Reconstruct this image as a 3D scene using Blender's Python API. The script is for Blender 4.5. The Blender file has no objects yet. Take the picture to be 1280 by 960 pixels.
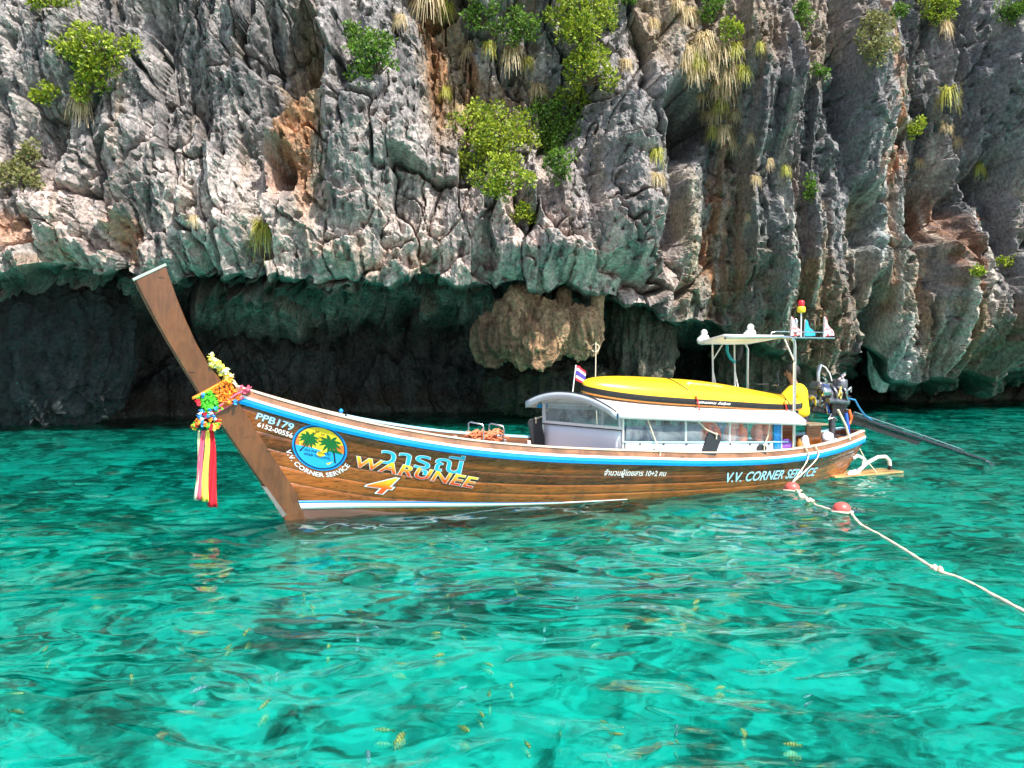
import bpy, bmesh, math, random
import numpy as np
from mathutils import Vector, Matrix

random.seed(7)
rng = np.random.default_rng(11)
SC = bpy.context.scene
COL = SC.collection
R = math.radians

# ---------------------------------------------------------------- camera
FPX, CAMH, PITCH = 950.0, 2.2, math.atan(30 / 950.0)
cam = bpy.data.objects.new('camera', bpy.data.cameras.new('camera'))
COL.objects.link(cam)
cam.data.sensor_width = 36.0
cam.data.lens = 36.0 * FPX / 1280.0
cam.data.clip_end = 1000
cam.location = (0, 0, CAMH)
cam.rotation_euler = (R(90) - PITCH, 0, 0)
SC.camera = cam

# ---------------------------------------------------------------- sky, sun, exposure
SUN_DIR = Vector((0.50, -0.62, 1.05)).normalized()      # towards the sun: high, from the right, a little behind the camera
W = bpy.data.worlds.new('World'); SC.world = W; W.use_nodes = True
nt = W.node_tree
sky = nt.nodes.new('ShaderNodeTexSky'); sky.sky_type = 'NISHITA'; sky.sun_disc = False
sky.sun_elevation = math.asin(SUN_DIR.z)
sky.sun_rotation = math.atan2(SUN_DIR.x, SUN_DIR.y)
sky.air_density = 1.0; sky.dust_density = 1.5; sky.ozone_density = 1.0
bg = nt.nodes['Background']; bg.inputs['Strength'].default_value = 0.14
nt.links.new(sky.outputs[0], bg.inputs['Color'])
sun = bpy.data.objects.new('sun', bpy.data.lights.new('sun', 'SUN'))
COL.objects.link(sun)
sun.data.energy = 4.6; sun.data.angle = R(0.53); sun.data.color = (1.0, 0.95, 0.87)
sun.rotation_euler = SUN_DIR.to_track_quat('Z', 'Y').to_euler()
sun.location = (20, -15, 40)
SC.view_settings.view_transform = 'Standard'
SC.view_settings.look = 'None'
SC.view_settings.exposure = 0.88
SC.view_settings.gamma = 1.0
SC.render.engine = 'CYCLES'
SC.cycles.use_denoising = True
SC.cycles.max_bounces = 10
SC.cycles.transparent_max_bounces = 16
SC.cycles.sample_clamp_indirect = 4.0

# ---------------------------------------------------------------- photo geometry helpers (where things stand in the world)
def ray(u, v):
    x = (u - 640) / FPX; y = -(v - 480) / FPX
    return (x, math.cos(PITCH) + y * math.sin(PITCH), -math.sin(PITCH) + y * math.cos(PITCH))
def at_z(u, v, z=0.0):
    r = ray(u, v); t = (z - CAMH) / r[2]
    return Vector((r[0] * t, r[1] * t, z))
def at_y(u, v, Y):
    r = ray(u, v); t = Y / r[1]
    return Vector((r[0] * t, Y, CAMH + r[2] * t))

# ---------------------------------------------------------------- object helpers
def link(o, parent=None):
    COL.objects.link(o)
    if parent is not None: o.parent = parent
    return o
def tag(o, label=None, cat=None, group=None, kind=None):
    if label: o['label'] = label
    if cat: o['category'] = cat
    if group: o['group'] = group
    if kind: o['kind'] = kind
    return o
def copy_tree(o, parent=None):
    c = o.copy(); COL.objects.link(c); c.parent = parent
    for ch in [x for x in o.children]: copy_tree(ch, c)
    return c

class MB:
    """collects shapes; build() links them as ONE mesh object"""
    def __init__(s): s.v = []; s.f = []; s.m = []; s.sm = []
    def add(s, vs, fs, m=0, smooth=False):
        k = len(s.v); s.v += [tuple(p) for p in vs]
        for f in fs: s.f.append(tuple(i + k for i in f)); s.m.append(m); s.sm.append(smooth)
        return s
    def box(s, c, d, rot=None, m=0):
        hx, hy, hz = d[0] / 2, d[1] / 2, d[2] / 2
        P = [Vector((x, y, z)) for x in (-hx, hx) for y in (-hy, hy) for z in (-hz, hz)]
        if rot is not None: P = [rot @ p for p in P]
        P = [p + Vector(c) for p in P]
        return s.add(P, [(0, 1, 3, 2), (4, 6, 7, 5), (0, 4, 5, 1), (2, 3, 7, 6), (0, 2, 6, 4), (1, 5, 7, 3)], m)
    def bar(s, a, b, w, h, m=0):
        a, b = Vector(a), Vector(b); d = b - a
        return s.box((a + b) / 2, (d.length, w, h), d.to_track_quat('X', 'Z').to_matrix(), m)
    def loft(s, rings, m=0, smooth=True, closed=True, cap=True):
        n = len(rings[0]); vs = [p for r in rings for p in r]; fs = []
        for i in range(len(rings) - 1):
            for j in range(n if closed else n - 1):
                k = (j + 1) % n
                fs.append((i * n + j, i * n + k, (i + 1) * n + k, (i + 1) * n + j))
        s.add(vs, fs, m, smooth)
        if cap and closed:
            s.add(rings[0], [tuple(range(n))[::-1]], m, False)
            s.add(rings[-1], [tuple(range(n))], m, False)
        return s
    def tube(s, pts, r, n=8, m=0, cap=True, smooth=True, sq=1.0):
        pts = [Vector(p) for p in pts]; L = len(pts); rings = []
        up = Vector((0, 0, 1)); prev = None
        for i, p in enumerate(pts):
            t = (pts[min(i + 1, L - 1)] - pts[max(i - 1, 0)]).normalized()
            if prev is None:
                u = t.cross(up)
                if u.length < 1e-3: u = t.cross(Vector((1, 0, 0)))
            else: u = prev - t * prev.dot(t)
            u.normalize(); prev = u; w = t.cross(u)
            rr = r(i / max(L - 1, 1)) if callable(r) else r
            rings.append([p + (u * math.cos(a) + w * math.sin(a) * sq) * rr for a in [2 * math.pi * k / n for k in range(n)]])
        return s.loft(rings, m, smooth, True, cap)
    def lathe(s, prof, c=(0, 0, 0), n=16, axis=None, m=0, smooth=True):
        Q = Matrix.Identity(3) if axis is None else Vector(axis).to_track_quat('Z', 'Y').to_matrix()
        rings = [[Q @ Vector((max(r, 1e-4) * math.cos(2 * math.pi * k / n), max(r, 1e-4) * math.sin(2 * math.pi * k / n), z)) + Vector(c) for k in range(n)] for r, z in prof]
        return s.loft(rings, m, smooth)
    def ball(s, c, r, n=10, m=0, sc=(1, 1, 1), rot=None):
        rings = []
        for i in range(n // 2 + 1):
            a = -math.pi / 2 + math.pi * i / (n // 2); rr = max(math.cos(a), 0.02)
            rg = []
            for k in range(n):
                b = 2 * math.pi * k / n
                p = Vector((rr * math.cos(b) * r * sc[0], rr * math.sin(b) * r * sc[1], math.sin(a) * r * sc[2]))
                if rot is not None: p = rot @ p
                rg.append(p + Vector(c))
            rings.append(rg)
        return s.loft(rings, m, True)
    def prism(s, poly, ext, m=0):
        """poly: 3-D points of one side, ext: vector to the other side"""
        n = len(poly); ext = Vector(ext); A = [Vector(p) for p in poly]; B = [p + ext for p in A]
        s.add(A + B, [tuple(range(n)), tuple(range(n, 2 * n))[::-1]] + [(i, i + n, (i + 1) % n + n, (i + 1) % n) for i in range(n)], m)
        return s
    def build(s, name, mats, parent=None, org=None, bevel=0, recalc=True, xf=None):
        me = bpy.data.meshes.new(name)
        V = s.v
        if xf is not None: V = [tuple(xf @ Vector(p)) for p in V]
        if org is not None: V = [(p[0] - org[0], p[1] - org[1], p[2] - org[2]) for p in V]
        me.from_pydata(V, [], s.f)
        if not isinstance(mats, (list, tuple)): mats = [mats]
        for mt in mats: me.materials.append(mt)
        me.polygons.foreach_set('material_index', s.m)
        me.polygons.foreach_set('use_smooth', s.sm)
        if recalc:
            bm = bmesh.new(); bm.from_mesh(me); bmesh.ops.recalc_face_normals(bm, faces=bm.faces); bm.to_mesh(me); bm.free()
        me.update()
        o = bpy.data.objects.new(name, me); link(o, parent)
        if bevel:
            b = o.modifiers.new('bevel', 'BEVEL'); b.width = bevel; b.segments = 2; b.limit_method = 'ANGLE'
        return o

# ---------------------------------------------------------------- smooth curve through knots
def pchip(xs, ys):
    xs = np.asarray(xs, float); ys = np.asarray(ys, float)
    h = np.diff(xs); d = np.diff(ys) / h; m = np.zeros_like(xs)
    m[0] = d[0]; m[-1] = d[-1]
    for i in range(1, len(xs) - 1):
        if d[i - 1] * d[i] > 0: m[i] = 2 * d[i - 1] * d[i] / (d[i - 1] + d[i])
    def f(x):
        x = np.clip(np.asarray(x, float), xs[0], xs[-1])
        i = np.clip(np.searchsorted(xs, x, side='right') - 1, 0, len(xs) - 2)
        t = (x - xs[i]) / h[i]; t2 = t * t; t3 = t2 * t
        return (2 * t3 - 3 * t2 + 1) * ys[i] + (t3 - 2 * t2 + t) * h[i] * m[i] + (-2 * t3 + 3 * t2) * ys[i + 1] + (t3 - t2) * h[i] * m[i + 1]
    return f
def smooth01(x): x = np.clip(x, 0, 1); return x * x * (3 - 2 * x)

# ---------------------------------------------------------------- numpy noise
_perm = np.concatenate([rng.permutation(256)] * 3).astype(np.int32)
_g = rng.normal(size=(256, 3)).astype(np.float32); _g /= np.linalg.norm(_g, axis=1, keepdims=True)
def perlin(x, y, z):
    x = np.asarray(x, np.float32); y = np.asarray(y, np.float32); z = np.asarray(z, np.float32)
    xi = np.floor(x).astype(np.int32); yi = np.floor(y).astype(np.int32); zi = np.floor(z).astype(np.int32)
    xf = x - xi; yf = y - yi; zf = z - zi
    u = xf ** 3 * (xf * (xf * 6 - 15) + 10); v = yf ** 3 * (yf * (yf * 6 - 15) + 10); w = zf ** 3 * (zf * (zf * 6 - 15) + 10)
    out = 0
    for a in (0, 1):
        wx = u if a else 1 - u; px = _perm[(xi + a) & 255]
        for b in (0, 1):
            wy = wx * (v if b else 1 - v); py = _perm[px + ((yi + b) & 255)]
            for c in (0, 1):
                g = _g[_perm[py + ((zi + c) & 255)]]
                out = out + wy * (w if c else 1 - w) * (g[..., 0] * (xf - a) + g[..., 1] * (yf - b) + g[..., 2] * (zf - c))
    return out * 1.6
def fbm(x, y, z, o=4, gain=0.5, lac=2.03, ridged=False):
    s = 0; a = 1; n = 0
    for i in range(o):
        p = perlin(x + 17.3 * i, y - 9.1 * i, z + 5.7 * i)
        if ridged: p = 1 - 2 * np.abs(p)
        s = s + a * p; n += a; a *= gain; x = x * lac; y = y * lac; z = z * lac
    return s / n
_cell = rng.random((256, 4)).astype(np.float32)
def worley(x, y):
    """2-D cells: distance to nearest, to second nearest, random value and random tilt of the nearest cell"""
    xi = np.floor(x).astype(np.int32); yi = np.floor(y).astype(np.int32)
    f1 = np.full(x.shape, 9, np.float32); f2 = f1.copy(); val = np.zeros_like(f1); tilt = np.zeros_like(f1)
    for a in (-1, 0, 1):
        for b in (-1, 0, 1):
            h = _perm[_perm[(xi + a) & 255] + ((yi + b) & 255)]
            c = _cell[h]; dx = x - (xi + a + c[..., 0]); dy = y - (yi + b + c[..., 1])
            d = dx ** 2 + dy ** 2
            near = d < f1
            tl = dx * (_cell[(h + 37) & 255, 0] - 0.5) * 2 + dy * (_cell[(h + 91) & 255, 1] - 0.35) * 2
            f2 = np.where(near, f1, np.minimum(f2, d)); val = np.where(near, c[..., 2], val); tilt = np.where(near, tl, tilt); f1 = np.where(near, d, f1)
    return np.sqrt(f1), np.sqrt(f2), val, tilt
# ---------------------------------------------------------------- materials
class N:
    def __init__(s, name):
        s.mat = bpy.data.materials.new(name); s.mat.use_nodes = True
        s.t = s.mat.node_tree; s.b = s.t.nodes['Principled BSDF']; s.out = s.t.nodes['Material Output']
    def n(s, typ, **kw):
        nd = s.t.nodes.new('ShaderNode' + typ)
        for k, v in kw.items():
            if k in nd.inputs: nd.inputs[k].default_value = v
            else: setattr(nd, k, v)
        return nd
    def l(s, a, b): s.t.links.new(a, b)
    def coord(s, scale=(1, 1, 1), kind='Object', rot=(0, 0, 0)):
        c = s.n('TexCoord'); m = s.n('Mapping'); m.inputs['Scale'].default_value = scale; m.inputs['Rotation'].default_value = rot
        s.l(c.outputs[kind], m.inputs[0]); return m.outputs[0]
    def noise(s, vec, scale, detail=4, rough=0.55, dist=0.0):
        t = s.n('TexNoise'); t.inputs['Scale'].default_value = scale; t.inputs['Detail'].default_value = detail
        t.inputs['Roughness'].default_value = rough; t.inputs['Distortion'].default_value = dist
        s.l(vec, t.inputs['Vector']); return t.outputs['Fac']
    def ramp(s, fac, stops):
        r = s.n('ValToRGB'); e = r.color_ramp.elements
        while len(e) < len(stops): e.new(0.5)
        for i, (p, c) in enumerate(stops):
            e[i].position = p; e[i].color = tuple(c) + (1,) if len(c) == 3 else c
        s.l(fac, r.inputs[0]); return r.outputs[0]
    def mix(s, fac, a, b, mode='MIX'):
        m = s.n('Mix', data_type='RGBA', blend_type=mode)
        for sock, v in ((m.inputs[0], fac), (m.inputs[6], a), (m.inputs[7], b)):
            if hasattr(v, 'links'): s.l(v, sock)
            elif isinstance(v, (int, float)): sock.default_value = v
            else: sock.default_value = tuple(v) + (1,) if len(v) == 3 else v
        return m.outputs[2]
    def math(s, op, a, b=0.5):
        m = s.n('Math', operation=op)
        for sock, v in ((m.inputs[0], a), (m.inputs[1], b)):
            if hasattr(v, 'links'): s.l(v, sock)
            else: sock.default_value = v
        return m.outputs[0]
    def bump(s, h, strength=0.3, dist=0.02, prev=None):
        b = s.n('Bump'); b.inputs['Strength'].default_value = strength; b.inputs['Distance'].default_value = dist
        s.l(h, b.inputs['Height'])
        if prev is not None: s.l(prev, b.inputs['Normal'])
        return b.outputs[0]
    def set(s, **kw):
        for k, v in kw.items():
            sock = s.b.inputs[k.replace('_', ' ')]
            if hasattr(v, 'links'): s.l(v, sock)
            elif isinstance(v, (tuple, list)) and len(v) == 3: sock.default_value = tuple(v) + (1,)
            else: sock.default_value = v
        return s.mat

def plain(name, col, rough=0.5, metal=0.0, var=0.12, scale=9.0, bump=0.0, coat=0.0, spec=0.5):
    m = N(name); v = m.coord(); f = m.noise(v, scale, 5)
    c = m.mix(f, tuple(x * (1 - var) for x in col), tuple(min(1, x * (1 + var)) for x in col))
    m.set(Base_Color=c, Roughness=m.math('ADD', m.math('MULTIPLY', f, 0.2), rough - 0.1), Metallic=metal)
    m.b.inputs['Coat Weight'].default_value = coat; m.b.inputs['Specular IOR Level'].default_value = spec
    if bump: m.set(Normal=m.bump(m.noise(v, scale * 6, 3), bump, 0.01))
    return m.mat

def wood(name, dark, light, scale=1.0, rough=0.3, coat=0.35, stretch=(0.7, 9, 14)):
    m = N(name); v = m.coord(tuple(x * scale for x in stretch))
    g = m.noise(v, 3.0, 6, 0.6, 1.2); k = m.noise(m.coord((0.5, 1.5, 2.0)), 2.2, 3)
    info = m.n('ObjectInfo')
    f = m.math('ADD', m.math('MULTIPLY', g, 0.8), m.math('MULTIPLY', k, 0.35))
    f = m.math('ADD', f, m.math('MULTIPLY', m.math('SUBTRACT', info.outputs['Random'], 0.5), 0.28))
    c = m.ramp(f, [(0.36, dark), (0.57, tuple((a + b) / 2 for a, b in zip(dark, light))), (0.76, light)])
    w_ = m.noise(m.coord((1.3, 1.3, 0.5)), 2.0, 6, 0.65, 0.5); c = m.mix(1.0, c, m.ramp(w_, [(0.36, (0.62, 0.60, 0.58)), (0.5, (1, 1, 1)), (0.7, (1.18, 1.12, 1.02))]), 'MULTIPLY')
    knots = m.n('TexVoronoi'); m.l(m.coord((1.6, 5, 7)), knots.inputs['Vector']); knots.inputs['Scale'].default_value = 1.3
    kn = m.ramp(knots.outputs['Distance'], [(0.05, (0.25, 0.2, 0.15)), (0.13, (1, 1, 1))])
    c = m.mix(1.0, c, kn, 'MULTIPLY')
    m.set(Base_Color=c, Roughness=m.math('ADD', m.math('MULTIPLY', g, 0.25), rough - 0.1), Normal=m.bump(g, 0.25, 0.006))
    m.b.inputs['Coat Weight'].default_value = coat; m.b.inputs['Coat Roughness'].default_value = 0.12
    return m.mat

M = {}
M['hull'] = wood('varnished_plank', (0.055, 0.014, 0.003), (0.36, 0.105, 0.014), coat=0.5, rough=0.26)
M['prow'] = wood('prow_wood', (0.055, 0.019, 0.006), (0.135, 0.050, 0.015), stretch=(6, 6, 1.2))
M['rail'] = wood('rail_wood', (0.14, 0.055, 0.026), (0.32, 0.15, 0.075), rough=0.45, coat=0.1)
M['deck'] = wood('deck_wood', (0.28, 0.09, 0.03), (0.55, 0.24, 0.09), rough=0.5, coat=0.1)
M['oldwood'] = wood('weathered_wood', (0.22, 0.16, 0.10), (0.42, 0.32, 0.2), rough=0.6, coat=0.0)
M['platform'] = wood('wet_platform_wood', (0.45, 0.26, 0.09), (0.8, 0.55, 0.25), rough=0.3, coat=0.3)
M['bottom'] = plain('bottom_paint', (0.12, 0.062, 0.045), 0.55, bump=0.1)
M['blue'] = plain('blue_paint', (0.0, 0.27, 0.68), 0.35, var=0.2, coat=0.2)
M['paleblue'] = plain('pale_blue_paint', (0.42, 0.72, 0.86), 0.4, var=0.1)
M['white'] = plain('white_paint', (0.82, 0.82, 0.80), 0.4, var=0.06)
M['cream'] = plain('cream_paint', (0.75, 0.60, 0.45), 0.45, var=0.1)
M['panel'] = plain('white_vinyl_panel', (0.83, 0.83, 0.88), 0.45, var=0.05, scale=3)
M['trim'] = plain('grey_trim', (0.62, 0.63, 0.67), 0.5, var=0.15)
M['dark'] = plain('dark_rubber', (0.018, 0.02, 0.026), 0.55, bump=0.15)
M['black'] = plain('black_paint', (0.012, 0.012, 0.014), 0.28, coat=0.2)
M['steel'] = plain('stainless_steel', (0.62, 0.62, 0.62), 0.25, metal=1.0, var=0.1)
M['grime'] = plain('oily_cast_metal', (0.22, 0.22, 0.24), 0.38, metal=0.9, var=0.5, scale=14, bump=0.3)
def canvas():
    m = N('white_canvas'); v = m.coord(); f = m.noise(v, 2.0, 5, 0.6); g = m.noise(v, 40, 3)
    c = m.mix(f, (0.74, 0.72, 0.68), (0.86, 0.86, 0.85)); m.set(Base_Color=c, Roughness=0.7, Normal=m.bump(f, 0.5, 0.05, m.bump(g, 0.2, 0.004)))
    tl = m.n('BsdfTranslucent'); m.l(c, tl.inputs[0]); mx = m.n('MixShader'); mx.inputs[0].default_value = 0.35
    m.l(m.b.outputs[0], mx.inputs[1]); m.l(tl.outputs[0], mx.inputs[2]); m.l(mx.outputs[0], m.out.inputs[0]); return m.mat
M['canvas'] = canvas()
M['pvc'] = plain('white_plastic_tube', (0.80, 0.78, 0.72), 0.4, var=0.06)
M['rope'] = plain('pale_rope', (0.72, 0.60, 0.44), 0.8, var=0.2, scale=40, bump=0.4)
M['orope'] = plain('orange_rope', (0.70, 0.22, 0.10), 0.8, var=0.25, scale=40, bump=0.4)
M['orange'] = plain('orange_fabric', (0.85, 0.16, 0.03), 0.7, var=0.15, bump=0.2)
M['teal'] = plain('teal_plastic', (0.02, 0.35, 0.42), 0.4)
M['bluehose'] = plain('blue_hose', (0.02, 0.10, 0.55), 0.35, coat=0.3)
M['purple'] = plain('purple_cloth', (0.22, 0.08, 0.45), 0.7)
M['seat'] = plain('blue_seat_cover', (0.10, 0.22, 0.48), 0.6, var=0.2)
M['plum'] = plain('plum_cloth', (0.20, 0.05, 0.10), 0.8, var=0.3)
M['green'] = plain('green_tarpaulin', (0.02, 0.25, 0.14), 0.5, var=0.1)
M['ky'] = plain('yellow_kayak_plastic', (0.90, 0.55, 0.01), 0.32, var=0.05, scale=3, coat=0.3)
M['korange'] = plain('orange_kayak_plastic', (0.75, 0.28, 0.05), 0.35)
M['redstrap'] = plain('red_strap', (0.75, 0.03, 0.02), 0.6)
M['buoy'] = plain('faded_red_float', (0.80, 0.11, 0.09), 0.4, var=0.15, bump=0.1)
M['skin'] = plain('skin', (0.34, 0.17, 0.10), 0.5, var=0.08)
M['hair'] = plain('black_hair', (0.012, 0.010, 0.010), 0.5, var=0.3, scale=60, bump=0.5)
M['shirt'] = plain('yellow_shirt', (0.85, 0.62, 0.01), 0.75, var=0.08, scale=5, bump=0.15)
M['shorts'] = plain('dark_shorts', (0.03, 0.035, 0.05), 0.8)
def vinyl():
    m = N('clear_vinyl'); b = m.b
    tr = m.n('BsdfTransparent'); tr.inputs[0].default_value = (0.93, 0.96, 0.97, 1)
    mx = m.n('MixShader'); v = m.coord((1, 1, 1)); f = m.noise(v, 4, 4, 0.6, 0.6)
    m.set(Base_Color=(0.80, 0.88, 0.93), Roughness=0.12, Normal=m.bump(m.noise(v, 3.0, 2), 0.25, 0.03))
    m.l(m.ramp(f, [(0.35, (0.04,) * 3), (0.72, (0.22,) * 3)]), mx.inputs[0])
    m.l(tr.outputs[0], mx.inputs[1]); m.l(b.outputs[0], mx.inputs[2]); m.l(mx.outputs[0], m.out.inputs[0])
    return m.mat
M['vinyl'] = vinyl()
def attr_mat(name, attr='col', rough=0.45, coat=0.1):
    m = N(name); a = m.n('Attribute', attribute_name=attr)
    v = m.coord(); f = m.noise(v, 12, 4)
    m.set(Base_Color=m.mix(1.0, a.outputs['Color'], m.mix(f, (0.88,) * 3, (1.0,) * 3), 'MULTIPLY'), Roughness=rough)
    m.b.inputs['Coat Weight'].default_value = coat
    return m.mat
M['gradpaint'] = attr_mat('graded_lettering_paint')
# ---------------------------------------------------------------- limestone cliff
NC, NU, NL, NI = 1240, 430, 80, 120
ZTOP, ZBOT = 24.0, -3.5
pxc = np.linspace(-300, 1600, NC)
lip_py = pchip([-300, 0, 110, 200, 300, 400, 520, 600, 690, 740, 790, 830, 870, 900, 950, 1010, 1045, 1075, 1100, 1150, 1200, 1280, 1600],
               [325, 333, 338, 352, 343, 350, 347, 355, 352, 362, 378, 392, 398, 408, 436, 458, 450, 420, 478, 470, 468, 452, 440])
Yf = pchip([-300, 0, 200, 300, 450, 600, 700, 790, 850, 900, 1000, 1100, 1280, 1600], [20, 22.5, 22.8, 23.2, 23.8, 25, 25.6, 26.2, 27.8, 29.5, 31.5, 33.5, 36, 40])
Yi = pchip([-300, 0, 110, 200, 300, 450, 600, 680, 750, 830, 900, 1000, 1070, 1140, 1270, 1600], [25, 26.9, 27.0, 30.0, 31.6, 32.8, 33.0, 34, 36.0, 38.5, 37.5, 38.5, 42, 40.5, 43.5, 48])
def cliff_build():
    yf = Yf(pxc); yi = Yi(pxc); tn = (pxc - 640) / FPX
    zl = CAMH + (450 - lip_py(pxc)) / FPX * yf
    zl = zl + 0.10 * perlin(pxc * 0.03, pxc * 0, pxc * 0 + 3.3) * yf * 0.15
    Z = np.zeros((NU + NL + NI, NC)); B = np.zeros_like(Z)
    a = np.linspace(0, 1, NU)[:, None]; Z[:NU] = ZTOP + (zl[None] - ZTOP) * (a ** 0.9)
    c = np.linspace(0, 1, NL + 1)[1:, None]
    zc = np.maximum(zl - (0.35 + 0.34 * (zl - 1.0)), 0.8)     # inner end of the cave roof
    Z[NU:NU + NL] = zl[None] + (zc - zl)[None] * (0.25 * c + 0.75 * c ** 2.2); B[NU:NU + NL] = 1 - (1 - c) ** 1.5
    d = np.linspace(0, 1, NI + 1)[1:, None]; Z[NU + NL:] = zc[None] + (ZBOT - zc)[None] * d; B[NU + NL:] = 1 - 0.10 * smooth01(d * 1.3) 
    lean = np.clip((Z - 6) * 0.05, 0, 3.0) + np.clip((Z - 17) * 0.22, 0, 4)
    Y = yf[None] * (1 - B) + yi[None] * B + lean
    X = tn[None] * Y * np.ones_like(Z)
    PX = np.broadcast_to(pxc[None], Z.shape); PY = 450 - (Z - CAMH) / Y * FPX
    up = np.zeros_like(Z); up[:NU] = 1; up[NU:NU + NL] = np.linspace(1, 0, NL)[:, None]
    inner = 1 - up
    # base normals
    P = np.stack([X, Y, Z], -1)
    du = np.gradient(P, axis=1); dv = np.gradient(P, axis=0)
    Nn = np.cross(dv, du); Nn /= np.linalg.norm(Nn, axis=-1, keepdims=True) + 1e-9
    sgn = np.sign((Nn * np.array([0, -1, 0.0])).sum(-1)); 
    if np.median(sgn) < 0: Nn = -Nn
    # soften the normals over the lip
    k = 25; ker = np.ones(k) / k
    for ax in range(3):
        Nn[..., ax] = np.apply_along_axis(lambda q: np.convolve(np.pad(q, k // 2, mode='edge'), ker, 'valid'), 0, Nn[..., ax])
    Nn /= np.linalg.norm(Nn, axis=-1, keepdims=True) + 1e-9
    f32 = np.float32; x = X.astype(f32); y = Y.astype(f32); z = Z.astype(f32)
    # large forms read from the photograph: (px, py, half width, half height, metres proud)
    feats = [(255, 265, 58, 80, 1.3), (40, 285, 75, 45, 0.9), (330, 270, 30, 50, 0.7), (150, 150, 30, 60, 0.5), (300, 70, 55, 90, 0.7), (60, 60, 80, 60, 0.6),
             (365, 215, 12, 26, -2.2), (395, 190, 24, 130, -0.9), (155, 300, 16, 30, -0.7), (25, 280, 25, 22, -0.5),
             (470, 200, 70, 80, 1.2), (430, 300, 60, 50, 0.5), (505, 130, 45, 40, 0.5), (440, 60, 14, 80, -0.9),
             (555, 90, 38, 110, -1.3), (640, 130, 90, 60, -1.4), (620, 40, 120, 40, -0.8), (560, 300, 60, 45, 0.6), (690, 245, 34, 45, 0.8), (660, 320, 60, 30, 0.6),
             (780, 210, 42, 105, 2.0), (745, 300, 70, 45, 1.2), (735, 70, 30, 70, 0.6), (805, 130, 25, 60, 0.5),
             (845, 165, 26, 38, -3.2), (835, 260, 14, 70, -2.0), (880, 90, 45, 80, 1.3), (930, 150, 40, 70, 1.0), (960, 310, 45, 90, 0.9), (905, 330, 25, 80, -0.6),
             (1052, 285, 18, 26, -1.6), (1040, 330, 18, 60, -0.8), (1085, 190, 14, 16, -1.8), (1135, 275, 26, 30, -1.5), (1190, 245, 20, 26, -1.5), (1165, 300, 10, 60, 0.6), (1150, 390, 60, 70, 0.9), (1210, 400, 40, 50, 1.0),
             (1060, 120, 50, 90, 1.0), (1120, 330, 12, 90, -1.2), (1230, 120, 60, 110, 1.1), (1072, 430, 12, 60, -2.4), (1265, 300, 30, 60, 0.8), (1010, 120, 12, 90, -1.1), (1160, 120, 16, 120, -0.9)]
    D = np.zeros_like(x)
    wx = PX + 16 * fbm(x * 0.45, y * 0.2, z * 0.45, 3); wy = PY + 16 * fbm(x * 0.45 + 9, y * 0.2, z * 0.45 + 4, 3)
    for (fx, fy, sx, sy, am) in feats:
        q = ((wx - fx) / sx) ** 2 + ((wy - fy) / sy) ** 2
        D += (am * np.exp(-(q ** 1.5)) * up).astype(f32)
    right = smooth01((PX - 780) / 140).astype(f32)
    sc = (Y / 24.0).astype(f32)
    ux = (X / sc).astype(f32); uz = (Z / sc).astype(f32)          # forms keep their size relative to each wall's own scale
    # broken blocks: tilted facets, some open cracks
    w1 = fbm(ux * 0.30, y * 0.1, uz * 0.22, 4) * 1.8; w2 = fbm(ux * 0.30 + 40, y * 0.1, uz * 0.22, 4) * 1.8
    wf = fbm(ux * 0.25, y * 0.1, uz * 0.12, 2) * 1.2
    cm = np.clip(0.45 + 2.2 * fbm(ux * 0.35 + 9, y * 0, uz * 0.35, 2), 0, 1) * (1 - 0.85 * right)
    um = 0.55 + 0.45 * up
    f1, f2, vA, tA = worley((ux + w1 * (1 - 0.55 * right)) / 2.1, (uz + w2 + 20 * right * 0) / (4.6 + 0 * uz))
    D += (1.1 * (vA - 0.5) + (1.0 - 0.75 * right) * tA) * um * (1 - 0.6 * right)
    D -= 1.3 * np.clip(1 - (f2 - f1) / 0.065, 0, 1) ** 1.5 * cm * up
    w3 = fbm(ux * 0.9, y * 0.2, uz * 0.7, 3, 0.5) * 0.55
    g1, g2, vB, tB = worley((ux + w3 + wf) / 0.85, (uz + 1.4 * w3 + w2) / 1.75)
    D += (0.50 * (vB - 0.5) + (0.50 - 0.30 * right) * tB) * um * (1 - 0.45 * right)
    D -= 0.55 * np.clip(1 - (g2 - g1) / 0.085, 0, 1) ** 1.5 * cm * up
    h1, h2, vC, tC = worley((ux + 0.5 * w3) / 0.36, (uz + 0.7 * w3) / 0.66)
    D += (0.12 * (vC - 0.5) + 0.16 * tC) * um
    k1, k2, vD, tD = worley((ux + 0.3 * w3) / 0.17, (uz + 0.3 * w3) / 0.27)
    D += (0.03 * (vD - 0.5) + 0.05 * tD) * um
    # vertical rain flutes, strongest on the right
    fl = fbm((ux + wf) * 0.75, y * 0.05, uz * 0.07, 3, ridged=True)
    D += (0.35 + 0.95 * right) * fl * up
    cn = fbm(ux * 0.55 + 0.25 * wf + 3, y * 0, uz * 0.035, 3, 0.55, ridged=True); D += 0.9 * right * cn * up * (0.35 + 0.65 * smooth01((Z - zl[None]) / 4.0))
    c2 = fbm(ux * 1.7 + 0.2 * wf + 8, y * 0, uz * 0.07, 3, 0.55, ridged=True); D += 0.38 * right * c2 * up
    fs = fbm((ux + 0.5 * wf) * 2.4, y * 0.1, uz * 0.22, 4, 0.6, ridged=True)
    D += (0.13 + 0.14 * right) * fs * (0.35 + 0.65 * up)
    # rough weathered skin and solution pits
    D += 0.30 * fbm(ux * 1.1, y * 0.6, uz * 0.7, 3)
    D += 0.08 * fbm(ux * 4.1, y * 2.0, uz * 3.0, 4, 0.65, ridged=True) * (0.35 + 0.65 * up)
    pit = fbm(ux * 2.1 + 31, y, uz * 1.5, 2); D -= 1.1 * np.clip(pit - 0.30, 0, 0.4) * up
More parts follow.
